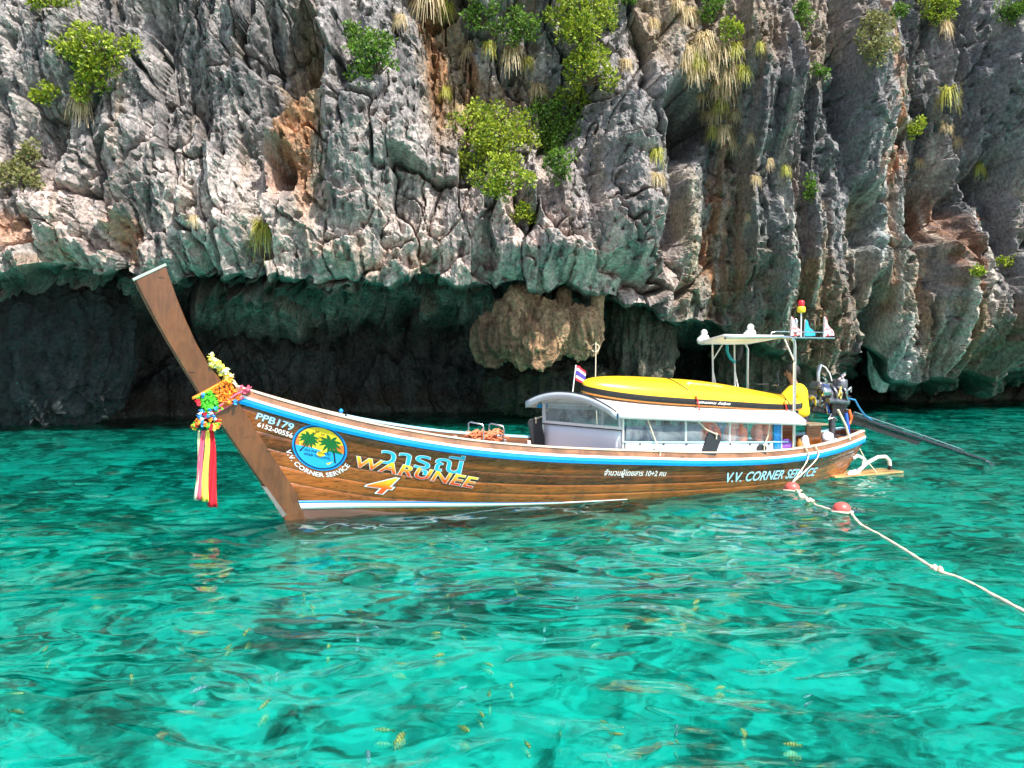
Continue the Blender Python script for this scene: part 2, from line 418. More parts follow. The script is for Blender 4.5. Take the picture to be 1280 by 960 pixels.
    pit2 = perlin(ux * 5.5 + 71, y, uz * 4.2); D -= 0.7 * np.clip(pit2 - 0.32, 0, 0.4) * up
    # hanging fringe along the lip
    lipw = np.exp(-((Z - zl[None]) / 0.55) ** 2) * (up > 0.15)
    D = D - 0.25 * lipw
    Nn = Nn * (1 - 0.7 * up[..., None] - 0.25 * (up * right)[..., None]) + np.array([0.0, -1.0, 0.0]) * (0.7 * up[..., None] + 0.25 * (up * right)[..., None])
    Nn /= np.linalg.norm(Nn, axis=-1, keepdims=True)
    Pd = P + Nn * (D * np.clip(sc, 1, 1.7))[..., None]
    Pd[..., 2] += (lipw * (0.13 * fbm(ux * 1.6, y * 0, uz * 0 + 2.2, 3, ridged=True) - 0.04) * -0.9)
    Pd[NU + NL:, :, 2] = np.where(Pd[NU + NL:, :, 2] < ZBOT, ZBOT, Pd[NU + NL:, :, 2])
    # ---- colour of the stone, with the cave's shade painted in
    rgb = np.zeros(Z.shape + (3,), f32)
    grey = np.array([0.265, 0.25, 0.25]); pale = np.array([0.66, 0.59, 0.55]); darkg = np.array([0.085, 0.095, 0.105])
    tan = np.array([0.44, 0.31, 0.18]); orange = np.array([0.52, 0.22, 0.085]); algae_shade = np.array([0.024, 0.026, 0.015]); wet = np.array([0.085, 0.075, 0.06])
    def lay(c, m):
        m = np.clip(m, 0, 1)[..., None].astype(f32); rgb[:] = rgb * (1 - m) + c.astype(f32) * m
    n1 = fbm(ux * 0.5, y * 0.2, uz * 0.35, 4); n2 = fbm(ux * 2.2, y, uz * 1.1, 4, 0.6); n3 = fbm((ux + wf * .4) * 1.7, y * 0.1, uz * 0.10, 4, 0.6)
    n4 = fbm(ux * 6, y * 3, uz * 5, 3, 0.6)
    rgb[:] = grey
    lay(pale, 0.55 * np.clip(0.3 + n2 * 2.0 + n4 * 1.3 - 0.4 * right, 0, 1))
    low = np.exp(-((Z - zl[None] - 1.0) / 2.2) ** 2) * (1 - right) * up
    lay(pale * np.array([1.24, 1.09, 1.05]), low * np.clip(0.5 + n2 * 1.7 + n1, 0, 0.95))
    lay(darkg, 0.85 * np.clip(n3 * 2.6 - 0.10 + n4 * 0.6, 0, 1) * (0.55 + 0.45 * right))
    lay(darkg, 0.6 * np.clip(n4 * 2.0 - 0.35, 0, 1) * up)
    blk = np.array([0.040, 0.042, 0.046]); n5 = fbm((ux + wf * .5 + 13) * 2.3, y * 0.1, uz * 0.16 + 4, 4, 0.65); n6 = fbm(ux * 0.45 + 5, y * 0, uz * 0.3, 3)
    lay(blk, up * 0.9 * np.clip(n5 * 3.6 - 0.30 + 1.2 * n6 + 0.6 * n4, 0, 1) * (0.75 + 0.25 * right))
    lay(tan * 0.8, up * 0.6 * np.clip(fbm((ux + wf * .5 + 77) * 1.5, y * 0.1, uz * 0.12, 3) * 3 - 0.7, 0, 1))
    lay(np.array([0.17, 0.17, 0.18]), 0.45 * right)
    st = [(255, 250, 55, 75, pale * 1.25, 0.75), (330, 262, 22, 45, pale * 1.15, 0.6), (35, 300, 60, 35, pale * 1.1, 0.5), (470, 300, 110, 40, pale, 0.4), (480, 215, 60, 50, pale, 0.3), (300, 335, 20, 12, pale * 1.1, 0.5),
          (395, 170, 22, 150, tan * 0.9, 0.7), (392, 205, 14, 85, orange, 0.6), (362, 240, 12, 30, orange, 0.6), (160, 300, 18, 32, orange, 0.85), (20, 280, 28, 24, orange * 0.9, 0.8), (60, 315, 50, 10, orange, 0.5),
          (560, 80, 40, 110, tan * 0.7, 0.8), (545, 60, 14, 90, orange * 0.6, 0.6), (595, 120, 14, 60, orange * 0.75, 0.5), (640, 125, 60, 40, tan * 0.75, 0.6), (450, 325, 60, 14, tan, 0.5), (530, 335, 12, 26, tan, 0.6),
          (825, 40, 40, 60, tan * 0.75, 0.6), (850, 165, 24, 34, darkg * 0.7, 0.6), (885, 310, 9, 90, orange * 0.85, 0.75), (868, 300, 8, 80, np.array([0.42, 0.40, 0.33]), 0.6), (905, 300, 16, 110, tan * 0.6, 0.5), (930, 330, 30, 70, np.array([0.14, 0.19, 0.20]), 0.6),
          (895, 60, 50, 60, tan * 0.8, 0.5), (985, 60, 30, 80, tan * 0.9, 0.4), (1085, 225, 40, 14, np.array([0.62, 0.34, 0.22]), 0.7), (1095, 150, 14, 50, tan, 0.6), (1130, 285, 20, 36, orange * 0.75, 0.65), (1150, 340, 12, 70, orange * 0.55, 0.6), (1118, 350, 7, 90, tan, 0.7), (1060, 370, 7, 80, np.array([0.5, 0.45, 0.36]), 0.7), (1078, 300, 6, 110, np.array([0.60, 0.58, 0.53]), 0.7), (990, 330, 7, 100, tan * 0.9, 0.6), (945, 300, 7, 100, np.array([0.36, 0.36, 0.33]), 0.6), (1175, 330, 8, 80, np.array([0.42, 0.38, 0.32]), 0.6), (1230, 300, 8, 110, tan * 0.7, 0.5), (855, 310, 6, 90, np.array([0.48, 0.42, 0.3]), 0.7), (1195, 285, 12, 30, orange * 0.7, 0.6),
          (1090, 330, 12, 90, np.array([0.45, 0.46, 0.43]), 0.7), (1070, 330, 10, 100, np.array([0.30, 0.36, 0.37]), 0.6), (1045, 290, 20, 30, tan * 1.2, 0.6), (1105, 380, 10, 60, np.array([0.40, 0.36, 0.28]), 0.6), (1270, 295, 14, 14, np.array([0.6, 0.34, 0.22]), 0.8),
          (1160, 420, 70, 40, tan * 0.5, 0.5), (1000, 400, 40, 60, tan * 0.55, 0.6), (960, 420, 50, 40, tan * 0.5, 0.5), (780, 210, 40, 100, grey * 0.8, 0.5)]
    wx2 = PX + 14 * n1 * 2 + 10 * n2 * 2; wy2 = PY + 22 * n1 * 2 + 26 * n2
    for (fx, fy, sx, sy, c, am) in st:
        q = ((wx2 - fx) / sx) ** 2 + ((wy2 - fy) / sy) ** 2
        lay(c, am * np.clip(1.35 - q, 0, 1) * np.clip(0.95 + 0.9 * n4 + 0.5 * n3, 0.35, 1))
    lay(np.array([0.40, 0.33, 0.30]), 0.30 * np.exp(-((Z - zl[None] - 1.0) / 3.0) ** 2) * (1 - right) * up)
    lay(tan * 0.5, np.exp(-((Z - zl[None] - 1.2) / 2.4) ** 2) * right * up * np.clip(0.6 + n2 * 1.2 + n3, 0, 0.85))
    # mineral streaks running down the right wall, the white drip by the water
    lay(np.array([0.55, 0.50, 0.43]), right * up * np.clip(fbm((ux + 33 + wf * .3) * 2.4, y * .1, uz * 0.10, 4, 0.6) * 4.0 - 0.75, 0, 0.8))
    lay(orange * 0.75, right * up * np.clip(fbm((ux + 60 + wf * .4) * 1.1, y * .1, uz * 0.07, 3) * 3 - 0.8, 0, 0.75))
    drip = np.exp(-((PX - 1102 + 5 * n2) / (7 + (PY - 390) * 0.06)) ** 2) * smooth01((PY - 380) / 40) * (1 - smooth01((PY - 470) / 12)) * np.clip(0.55 + n3 * 2, 0, 1)
    lay(np.array([0.78, 0.78, 0.76]), drip * 1.3)
    # algae under the lip and cave wall, both painted darker as shade; brown tide band
    lay(algae_shade, np.clip(B * 6, 0, 1) * (1 - B) * 1.6 * (0.6 + 0.4 * n2))
    lay(np.array([0.013, 0.014, 0.015]), np.clip((inner - 0.4) * 2, 0, 1) * (0.9 + 0.3 * n2))  # near-black rock colour imitates the darkness inside the cave
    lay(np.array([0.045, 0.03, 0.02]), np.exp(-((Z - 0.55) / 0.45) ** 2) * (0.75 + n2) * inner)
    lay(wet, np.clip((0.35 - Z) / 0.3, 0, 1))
    rgb *= (0.82 + 0.36 * (0.5 + 0.5 * n4))[..., None]
    NR = NU + NL + NI
    # top of the cliff runs back behind the edge
    back = Pd[0].copy(); back[:, 1] += 14; back[:, 2] += 3
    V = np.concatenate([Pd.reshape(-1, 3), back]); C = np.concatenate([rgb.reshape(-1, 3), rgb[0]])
    i, j = np.meshgrid(np.arange(NR - 1), np.arange(NC - 1), indexing='ij')
    q = np.stack([i * NC + j, (i + 1) * NC + j, (i + 1) * NC + j + 1, i * NC + j + 1], -1).reshape(-1, 4)
    jb = np.arange(NC - 1); q2 = np.stack([NR * NC + jb, jb, jb + 1, NR * NC + jb + 1], -1)
    q = np.concatenate([q, q2])
    me = bpy.data.meshes.new('cliff')
    me.vertices.add(len(V)); me.vertices.foreach_set('co', V.astype(f32).ravel())
    me.loops.add(q.size); me.loops.foreach_set('vertex_index', q.ravel().astype(np.int32))
    me.polygons.add(len(q)); me.polygons.foreach_set('loop_start', np.arange(0, q.size, 4, dtype=np.int32))
    me.update(calc_edges=True)
    me.polygons.foreach_set('use_smooth', np.zeros(len(q), bool))
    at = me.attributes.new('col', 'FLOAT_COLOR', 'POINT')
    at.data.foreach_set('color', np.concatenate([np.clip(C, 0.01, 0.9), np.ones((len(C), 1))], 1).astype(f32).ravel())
    o = bpy.data.objects.new('cliff', me); COL.objects.link(o)
    return o, Pd, Nn
def cliff_mat():
    m = N('limestone'); a = m.n('Attribute', attribute_name='col')
    v = m.coord(kind='Object'); f = m.noise(v, 7, 8, 0.68); g = m.noise(v, 26, 5, 0.65)
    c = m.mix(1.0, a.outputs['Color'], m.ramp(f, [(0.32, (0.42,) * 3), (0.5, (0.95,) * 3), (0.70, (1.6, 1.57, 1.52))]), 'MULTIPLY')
    c = m.mix(1.0, c, m.ramp(g, [(0.3, (0.72,) * 3), (0.65, (1.18,) * 3)]), 'MULTIPLY')
    vo = m.n('TexVoronoi'); m.l(v, vo.inputs['Vector']); vo.inputs['Scale'].default_value = 5.5
    b = m.bump(f, 0.8, 0.11); b = m.bump(vo.outputs['Distance'], 0.35, 0.10, b); b = m.bump(g, 0.7, 0.03, b)
    return m.set(Base_Color=c, Roughness=0.85, Normal=b, Specular_IOR_Level=0.25)
CLIFF, CP, CN = cliff_build()
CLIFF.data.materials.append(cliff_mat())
tag(CLIFF, 'grey fluted limestone cliff with a dark sea cave along its foot', kind='structure')
# direction table so that plants can be rooted on the real rock
_cu = CP[:, :, 0] / CP[:, :, 1] * FPX + 640
_f = np.cos(PITCH) * CP[:, :, 1] - (CP[:, :, 2] - CAMH) * math.sin(PITCH)
_cv = 480 - FPX * (CP[:, :, 1] * math.sin(PITCH) + (CP[:, :, 2] - CAMH) * math.cos(PITCH)) / _f
_cu = 640 + FPX * CP[:, :, 0] / _f
def rock_at(u, v):
    d = (_cu - u) ** 2 + (_cv - v) ** 2
    k = d < d.min() + 9.0
    idx = np.argwhere(k); j = idx[np.argmin(CP[:, :, 1][k])]
    return Vector(CP[j[0], j[1]]), Vector(CN[j[0], j[1]])
# ---------------------------------------------------------------- sea
def sea():
    ys = np.concatenate([np.linspace(-45, 1.5, 30), 2.2 * (62 / 2.2) ** np.linspace(0, 1, 640)]); nc = 620
    tn = np.concatenate([np.linspace(-3.0, -0.95, 25)[:-1], np.linspace(-0.95, 0.95, nc), np.linspace(0.95, 3.0, 25)[1:]])
    wdt = np.maximum(ys, 5.0)
    X = tn[None] * wdt[:, None]; Y = np.broadcast_to(ys[:, None], X.shape).copy()
    x = X.astype(np.float32); y = Y.astype(np.float32); o = np.zeros_like(x)
    w = 0.35 * perlin(x * 0.4, y * 0.4, o); 
    Z = 0.026 * perlin(x * 0.55 + y * 0.15, y * 0.8 - x * 0.1, o + 1.1)
    Z += 0.038 * perlin((x + w) * 1.0, (y + w) * 1.6 + x * 0.25, o + 4.2)
    Z += 0.021 * (1 - 2 * np.abs(perlin((x + w) * 1.5 - y * 0.4, (y + w) * 2.6, o + 7.7)))
    Z += 0.0065 * perlin((x - w) * 4.4 + y, (y + w) * 6.8, o + 2.3)
    Z += 0.0012 * perlin(x * 10.5, y * 14, o + 12.3)
    Z *= np.clip((Y + 10) / 10, 0, 1)
    nr, ncl = X.shape
    V = np.stack([X, Y, Z], -1).reshape(-1, 3)
    i, j = np.meshgrid(np.arange(nr - 1), np.arange(ncl - 1), indexing='ij')
    q = np.stack([i * ncl + j, i * ncl + j + 1, (i + 1) * ncl + j + 1, (i + 1) * ncl + j], -1).reshape(-1, 4)
    faces = [q]
    # sides and bottom close the body of water
    rim = np.concatenate([np.arange(ncl), (np.arange(1, nr) * ncl + ncl - 1), ((nr - 1) * ncl + np.arange(ncl - 2, -1, -1)), (np.arange(nr - 2, 0, -1) * ncl)])
    low = V[rim].copy(); low[:, 2] = -9.0; base = len(V); V = np.concatenate([V, low])
    k = len(rim); a = np.arange(k); b = (a + 1) % k
    side = np.stack([rim[b], rim[a], base + a, base + b], -1)
    allq = np.concatenate([q, side])
    me = bpy.data.meshes.new('sea')
    bottom = (base + np.arange(k))[::-1]
    me.vertices.add(len(V)); me.vertices.foreach_set('co', V.astype(np.float32).ravel())
    li = np.concatenate([allq.ravel(), bottom]).astype(np.int32)
    me.loops.add(len(li)); me.loops.foreach_set('vertex_index', li)
    me.polygons.add(len(allq) + 1); me.polygons.foreach_set('loop_start', np.concatenate([np.arange(0, allq.size, 4), [allq.size]]).astype(np.int32))
    me.update(calc_edges=True)
    me.polygons.foreach_set('use_smooth', np.ones(len(allq) + 1, bool))
    o = bpy.data.objects.new('sea', me); COL.objects.link(o)
    return o
def sea_mat():
    m = N('sea_water'); v = m.coord((1, 1.5, 1))
    h = m.noise(v, 8.0, 4, 0.55, 0.5)
    b = m.bump(h, 0.15, 0.006)
    m.t.nodes.remove(m.b)
    fr = m.n('Fresnel'); fr.inputs['IOR'].default_value = 1.333; m.l(b, fr.inputs['Normal'])
    gl = m.n('BsdfGlossy'); gl.inputs['Roughness'].default_value = 0.006; m.l(b, gl.inputs['Normal'])
    rf = m.n('BsdfRefraction'); rf.inputs['IOR'].default_value = 1.333; rf.inputs['Roughness'].default_value = 0.0; m.l(b, rf.inputs['Normal'])
    tr = m.n('BsdfTransparent')
    m1 = m.n('MixShader'); m1.inputs[0].default_value = 0.36; m.l(rf.outputs[0], m1.inputs[1]); m.l(tr.outputs[0], m1.inputs[2])
    m2 = m.n('MixShader'); m.l(fr.outputs[0], m2.inputs[0]); m.l(m1.outputs[0], m2.inputs[1]); m.l(gl.outputs[0], m2.inputs[2])
    m.l(m2.outputs[0], m.out.inputs['Surface'])
    va = m.n('VolumeAbsorption'); va.inputs['Color'].default_value = (0.0, 0.905, 0.875, 1); va.inputs['Density'].default_value = 0.88
    m.l(va.outputs[0], m.out.inputs['Volume'])
    return m.mat
SEA = sea(); SEA.data.materials.append(sea_mat())
tag(SEA, 'clear turquoise sea with small ripples', kind='structure')
def seabed():
    n = 160; xs = np.linspace(-60, 60, n); ys = np.linspace(-40, 60, n)
    X, Y = np.meshgrid(xs, ys); x = X.astype(np.float32); y = Y.astype(np.float32)
    Z = -2.1 + 0.5 * fbm(x * 0.12, y * 0.12, x * 0, 3) - 0.02 * np.clip(y, 0, 40)
    i, j = np.meshgrid(np.arange(n - 1), np.arange(n - 1), indexing='ij')
    q = np.stack([i * n + j, i * n + j + 1, (i + 1) * n + j + 1, (i + 1) * n + j], -1).reshape(-1, 4)
    me = bpy.data.meshes.new('seabed'); me.from_pydata(np.stack([X, Y, Z], -1).reshape(-1, 3).tolist(), [], q.tolist())
    me.polygons.foreach_set('use_smooth', np.ones(len(q), bool))
    o = bpy.data.objects.new('seabed', me); COL.objects.link(o)
    m = N('sand_and_coral'); v = m.coord((1, 1, 1)); a = m.noise(v, 0.30, 5, 0.6, 0.8); b = m.noise(v, 1.6, 5, 0.55, 1.0); d = m.noise(v, 6.0, 4, 0.6, 0.5)
    f = m.math('ADD', m.math('MULTIPLY', a, 0.30), m.math('ADD', m.math('MULTIPLY', b, 0.57), m.math('MULTIPLY', d, 0.13)))
    c = m.ramp(f, [(0.43, (0.09, 0.10, 0.085)), (0.485, (0.38, 0.37, 0.33)), (0.52, (0.80, 0.78, 0.71)), (0.60, (0.93, 0.91, 0.86))])
    o.data.materials.append(m.set(Base_Color=c, Roughness=0.9))
    tag(o, 'pale sand and dark coral on the sea floor', kind='structure')
seabed()
# ---------------------------------------------------------------- long-tail boat: axes s (bow to stern), w (towards the camera side), z
TH = R(23); B0 = at_z(352, 650)
BD = Vector((math.cos(TH), math.sin(TH), 0)); BN = Vector((math.sin(TH), -math.cos(TH), 0))
def bw(s, w, z): return B0 + BD * s + BN * w + Vector((0, 0, z))
def L(s, w, z): return (s, -w, z)                      # boat axes -> local axes of the boat object
def plane(u, v, w=0.0):                                # where the line of sight meets the lengthwise plane at offset w
    r = Vector(ray(u, v)); o = Vector((0, 0, CAMH))
    t = (w + (B0 - o).xy.dot(BN.xy)) / r.xy.dot(BN.xy)
    p = o + r * t - B0
    return p.dot(BD), p.z
def boat_thing(name, label, cat, s=0, w=0, z=0, group=None):
    o = bpy.data.objects.new(name, None); COL.objects.link(o)
    o.empty_display_size = 0.2
    o.location = bw(s, w, z); o.rotation_euler = (0, 0, TH); tag(o, label, cat, group)
    o['_o'] = (s, -w, z); return o
def org(o): return tuple(o['_o'])
def boat_single(mb, name, mats, label, cat, s, w, z, group=None, **kw):
    o = mb.build(name, mats, None, org=(s, -w, z), **kw)
    o.location = bw(s, w, z); o.rotation_euler = (0, 0, TH); tag(o, label, cat, group); return o

wg_f = pchip([-0.58, -0.03, 0.68, 1.53, 2.63, 3.85, 5.2, 6.7, 8.0, 8.9, 9.5, 10.0, 10.35, 10.55], [0.065, 0.2, 0.38, 0.56, 0.75, 0.90, 0.92, 0.90, 0.80, 0.68, 0.57, 0.44, 0.33, 0.26])
zg_f = pchip([-0.58, -0.03, 0.68, 1.53, 2.63, 3.85, 5.2, 6.7, 8.0, 8.8, 9.5, 10.1, 10.55], [1.745, 1.56, 1.345, 1.14, 0.945, 0.81, 0.705, 0.605, 0.565, 0.58, 0.63, 0.70, 0.76])
zk_f = pchip([0, 0.06, 0.15, 0.4, 0.8, 1.0], [-0.05, -0.16, -0.28, -0.36, -0.34, -0.20])
pe_f = pchip([0, 0.1, 0.25, 0.5, 0.8, 1.0], [0.95, 0.70, 0.48, 0.32, 0.34, 0.45])
def sg(ta): return -0.58 + ta * 11.13
def hull(ta, t, off=0.0, side=1):
    s_g = sg(ta); s_k = 0.2 + 9.7 * ta
    s = s_k + (s_g - s_k) * t; zk = zk_f(ta); z = zk + (zg_f(s_g) - zk) * t
    w = 0.055 + (wg_f(s_g) - 0.055) * np.maximum(t, 1e-4) ** pe_f(ta)
    return (float(s), float(-(w + off) * side), float(z))
def hull_w(s, z):
    t = 0.5
    for _ in range(14):
        ta = min(max((s - 0.2 + 0.78 * t) / (9.7 + 1.43 * t), 0.0), 1.0)
        zk = float(zk_f(ta)); zg = float(zg_f(sg(ta))); t = 0.5 * t + 0.5 * min(max((z - zk) / (zg - zk), 0.0), 1.05)
    return 0.055 + (float(wg_f(sg(ta))) - 0.055) * max(t, 1e-4) ** float(pe_f(ta))
def hull_px(u, v):
    w = 0.5
    for _ in range(12):
        s, z = plane(u, v, w); w = hull_w(s, z)
    return s, z

BOAT = boat_thing('longtail_boat', 'varnished brown wooden long-tail boat with high upswept prow and white cabin', 'boat')
# planking, each strake a piece of its own
NS = 72; TS = np.linspace(0, 1, NS) ** 1.0
edges = [0.0, 0.20, 0.34, 0.47, 0.60, 0.73, 0.905, 1.0]
for side in (1, -1):
    for k in range(7):
        t0, t1 = edges[k], edges[k + 1]; g = 0.005
        rows = [(t0, -0.005), (t0 + g, 0.0)] + [(t0 + g + (t1 - t0 - 2 * g) * q, 0.0) for q in (0.25, 0.5, 0.75)] + [(t1 - g, 0.0), (t1, -0.005)]
        mb = MB(); mb.loft([[hull(ta, t, off, side) for t, off in rows] for ta in TS], 0, True, closed=False)
        mb.build('plank', M['bottom'] if k == 0 else M['hull'], BOAT)
    # inner lining
    mb = MB(); mb.loft([[hull(ta, t, -0.05, side) for t in (0.25, 0.45, 0.65, 0.85, 1.0)] for ta in TS[2:-1]], 0, True, closed=False)
    mb.build('lining', M['rail'], BOAT)
    # rub strip, white line, coaming and cap along the sheer
    def band(name, mat, sec, a=0.0, b=1.0, n=70):
        mb = MB(); rings = []
        for ta in np.linspace(a, b, n):
            s = sg(ta); w = float(wg_f(s)); z = float(zg_f(s))
            rings.append([L(s, side * (w + dw), z + dz) for dw, dz in sec])
        mb.loft(rings, 0, False); return mb.build(name, mat, BOAT)
    band('blue_rub_strip', M['blue'], [(-0.03, -0.108), (0.014, -0.108), (0.026, -0.065), (0.022, -0.018), (-0.03, -0.018)])
    band('white_line', M['white'], [(-0.03, -0.018), (0.028, -0.018), (0.028, 0.016), (-0.03, 0.016)])
    band('coaming', M['rail'], [(-0.045, 0.016), (0.008, 0.016), (-0.012, 0.100), (-0.055, 0.100)])
    band('cap_rail', M['cream'] if side > 0 else M['paleblue'], [(-0.085, 0.101), (0.004, 0.101), (0.004, 0.122), (-0.085, 0.122)] if side > 0 else [(-0.06, 0.101), (0.05, 0.101), (0.05, 0.135), (-0.06, 0.135)], 0.02 if side > 0 else 0.14)
if True:  # near the bow the far cap is still bare wood
    mb = MB(); rings = []
    for ta in np.linspace(0.0, 0.137, 12):
        s = sg(ta); w = float(wg_f(s)); z = float(zg_f(s)); rings.append([L(s, -(w + dw), z + dz) for dw, dz in [(-0.06, 0.101), (0.04, 0.101), (0.04, 0.130), (-0.06, 0.130)]])
    mb.loft(rings, 0, False); mb.build('cap_rail', M['cream'], BOAT)
def hull_strip(name, mat, zlo, zhi, s0, s1, off, n=60, side=1):
    mb = MB(); rings = []
    for s in np.linspace(s0, s1, n):
        a, b = float(zlo(s)), float(zhi(s)); rings.append([L(s, side * (hull_w(s, z) + off), z) for z in (a, (a + b) / 2, b)])
    mb.loft(rings, 0, True, closed=False); o = mb.build(name, mat, BOAT)
    sd = o.modifiers.new('thick', 'SOLIDIFY'); sd.thickness = 0.004; sd.offset = 0
    return o
for side in (1, -1):
    hull_strip('waterline_stripe', M['white'], pchip([0.02, 1.5, 3, 5.1], [0.15, 0.10, 0.055, 0.030]), pchip([0.02, 1.5, 3, 5.1], [0.235, 0.17, 0.095, 0.040]), 0.10, 5.1, 0.007, side=side)
    hull_strip('waterline_stripe', M['blue'], pchip([0.02, 1.5, 3, 4.0], [0.236, 0.171, 0.096, 0.066]), pchip([0.02, 1.5, 3, 4.0], [0.272, 0.196, 0.108, 0.070]), 0.06, 4.0, 0.0075, side=side)
# prow: one thick board that sweeps up
so = [(-1.77, 3.21), (-1.60, 2.84), (-1.40, 2.44), (-1.21, 2.09), (-1.02, 1.75), (-0.90, 1.49), (-0.72, 1.28), (-0.50, 0.92), (-0.26, 0.54), (-0.07, 0.25), (0.02, 0.02), (0.08, -0.16)]
si = [(-1.41, 3.41), (-1.345, 3.2), (-1.28, 3.0), (-1.17, 2.70), (-1.05, 2.41), (-0.91, 2.15), (-0.75, 1.92), (-0.56, 1.68), (-0.35, 1.30), (-0.06, 0.82), (0.20, 0.40), (0.34, -0.14)]
mb = MB(); rings = []
for (a, b), q in zip(zip(so, si), np.linspace(0, 1, len(so))):
    h = 0.055 + 0.022 * smooth01(q * 2.2); a = Vector((a[0], 0, a[1])); b = Vector((b[0], 0, b[1]))
    e = (b - a).normalized() * 0.02
    rings.append([a + Vector((0, -h * 0.7, 0)), a + e + Vector((0, -h, 0)), b - e + Vector((0, -h, 0)), b + Vector((0, -h * 0.8, 0)), b + Vector((0, h * 0.8, 0)), b - e + Vector((0, h, 0)), a + e + Vector((0, h, 0)), a + Vector((0, h * 0.7, 0))])
mb.loft(rings, 0, False); PROW = mb.build('prow', M['prow'], BOAT)
mb = MB(); d = (Vector((-1.41, 0, 3.41)) - Vector((-1.77, 0, 3.21))); mb.bar(Vector((-1.785, 0, 3.212)) , Vector((-1.40, 0, 3.425)), 0.135, 0.035); mb.build('prow_cap', plain('pale_green_cap', (0.36, 0.45, 0.38), 0.6), BOAT, bevel=0.006)
mb = MB(); mb.tube([(s - 0.004, 0, z) for s, z in so[:-2]], 0.016, 6); mb.build('prow_edge', M['rail'], BOAT)
mb = MB(); mb.prism([(-0.27, -0.081, 0.50), (-0.20, -0.081, 0.48), (0.06, -0.081, 0.08), (0.0, -0.081, 0.05), (-0.13, -0.081, 0.28)], (0, 0.162, 0)); mb.build('stem_guard', plain('worn_zinc', (0.16, 0.16, 0.15), 0.55, 0.3, 0.5), BOAT, bevel=0.004)
# transom
mb = MB(); tt = np.linspace(0.02, 1, 8); ring = [hull(1.0, t, -0.004, 1) for t in tt] + [hull(1.0, t, -0.004, -1) for t in tt[::-1]]
mb.prism(ring, (0.05, 0, 0.0)); mb.build('transom', M['hull'], BOAT)
mb = MB(); mb.loft([[(10.48 + dx, y, 0.76 + dz) for dx, dz in ((0.0, 0.0), (0.14 - 0.12 * (y / 0.27) ** 2, 0.0), (0.16 - 0.12 * (y / 0.27) ** 2, 0.11), (0.0, 0.11))] for y in np.linspace(-0.27, 0.27, 11)], 0, False); mb.build('stern_rail', M['rail'], BOAT)
mb = MB(); mb.loft([[(10.56 + dx - 0.10 * (y / 0.28) ** 2, y, 0.76 + dz) for dx, dz in ((0.0, -0.11), (0.085, -0.11), (0.085, -0.002), (0.0, -0.002))] for y in np.linspace(-0.28, 0.28, 11)], 0, False); mb.build('blue_rub_strip', M['blue'], BOAT)
# floor, fore deck and stern deck boards
def boards(name, mat, s0, s1, z_of, n, margin, th=0.025, zg_rel=False):
    for k in range(n):
        mb = MB(); rings = []
        for s in np.linspace(s0, s1, 18):
            z = z_of(s); hw = max((hull_w(s, z) if not zg_rel else float(wg_f(s))) - margin, 0.01)
            a = -hw + 2 * hw * k / n + 0.004; b = -hw + 2 * hw * (k + 1) / n - 0.004
            rings.append([(s, a, z), (s, b, z), (s, b, z - th), (s, a, z - th)])
        mb.loft(rings, 0, False); mb.build(name, mat, BOAT)
boards('floor_board', M['oldwood'], 1.2, 9.4, lambda s: 0.16, 6, 0.06)
boards('foredeck_board', M['rail'], -0.42, 1.35, lambda s: float(zg_f(s)) + 0.03, 5, 0.05, zg_rel=True)
boards('sterndeck_board', M['deck'], 9.35, 10.45, lambda s: 0.66 + 0.07 * (s - 9.35), 7, 0.06, zg_rel=True)
# frames along the inside
for s in (1.75, 2.25, 2.75, 3.2, 3.65, 4.1, 8.75, 9.1):
    for side in (1, -1):
        mb = MB(); zs = np.linspace(0.16, float(zg_f(s)) + 0.06, 7)
        mb.loft([[L(s + ds, side * (hull_w(s, min(z, float(zg_f(s)))) - 0.05 - dw), z) for ds, dw in ((-0.03, 0), (0.03, 0), (0.03, 0.045), (-0.03, 0.045))] for z in zs], 0, False)
        mb.build('frame', plain('frame_paint', (0.72, 0.55, 0.48), 0.5) if s == 1.75 and side == 1 else bpy.data.materials['frame_paint'], BOAT)
def thwart(s, z, mat, width=0.16, th=0.04):
    hw = hull_w(s, min(z, float(zg_f(s)))) - 0.07; mb = MB(); mb.box((s, 0, z), (width, 2 * hw, th)); mb.build('thwart', mat, BOAT, bevel=0.006)
thwart(1.48, float(zg_f(1.48)) - 0.02, M['white'], 0.07); thwart(1.62, float(zg_f(1.62)) - 0.07, M['blue'], 0.14)
thwart(2.6, 0.62, M['rail'], 0.25); thwart(3.5, 0.5, M['rail'], 0.25)
for s in (3.02, 3.40):                                   # steel grab loops on the far rail
    w = -float(wg_f(s)) - 0.0; z = float(zg_f(s)) + 0.12
    mb = MB(); mb.tube([L(s, w, z), L(s, w, z + 0.16), L(s + 0.03, w + 0.02, z + 0.18), L(s + 0.19, w + 0.12, z + 0.14), L(s + 0.21, w + 0.13, z + 0.10), L(s + 0.21, w + 0.13, z - 0.3)], 0.013, 6); mb.build('grab_loop', M['steel'], BOAT)
mb = MB(); mb.ball(L(0.9, -0.43, float(zg_f(0.9)) + 0.165), 0.035, 8); mb.tube([L(0.9, -0.43, float(zg_f(0.9)) + 0.12), L(0.9, -0.43, float(zg_f(0.9)) + 0.16)], 0.015, 6); mb.build('cleat', M['blue'], BOAT)
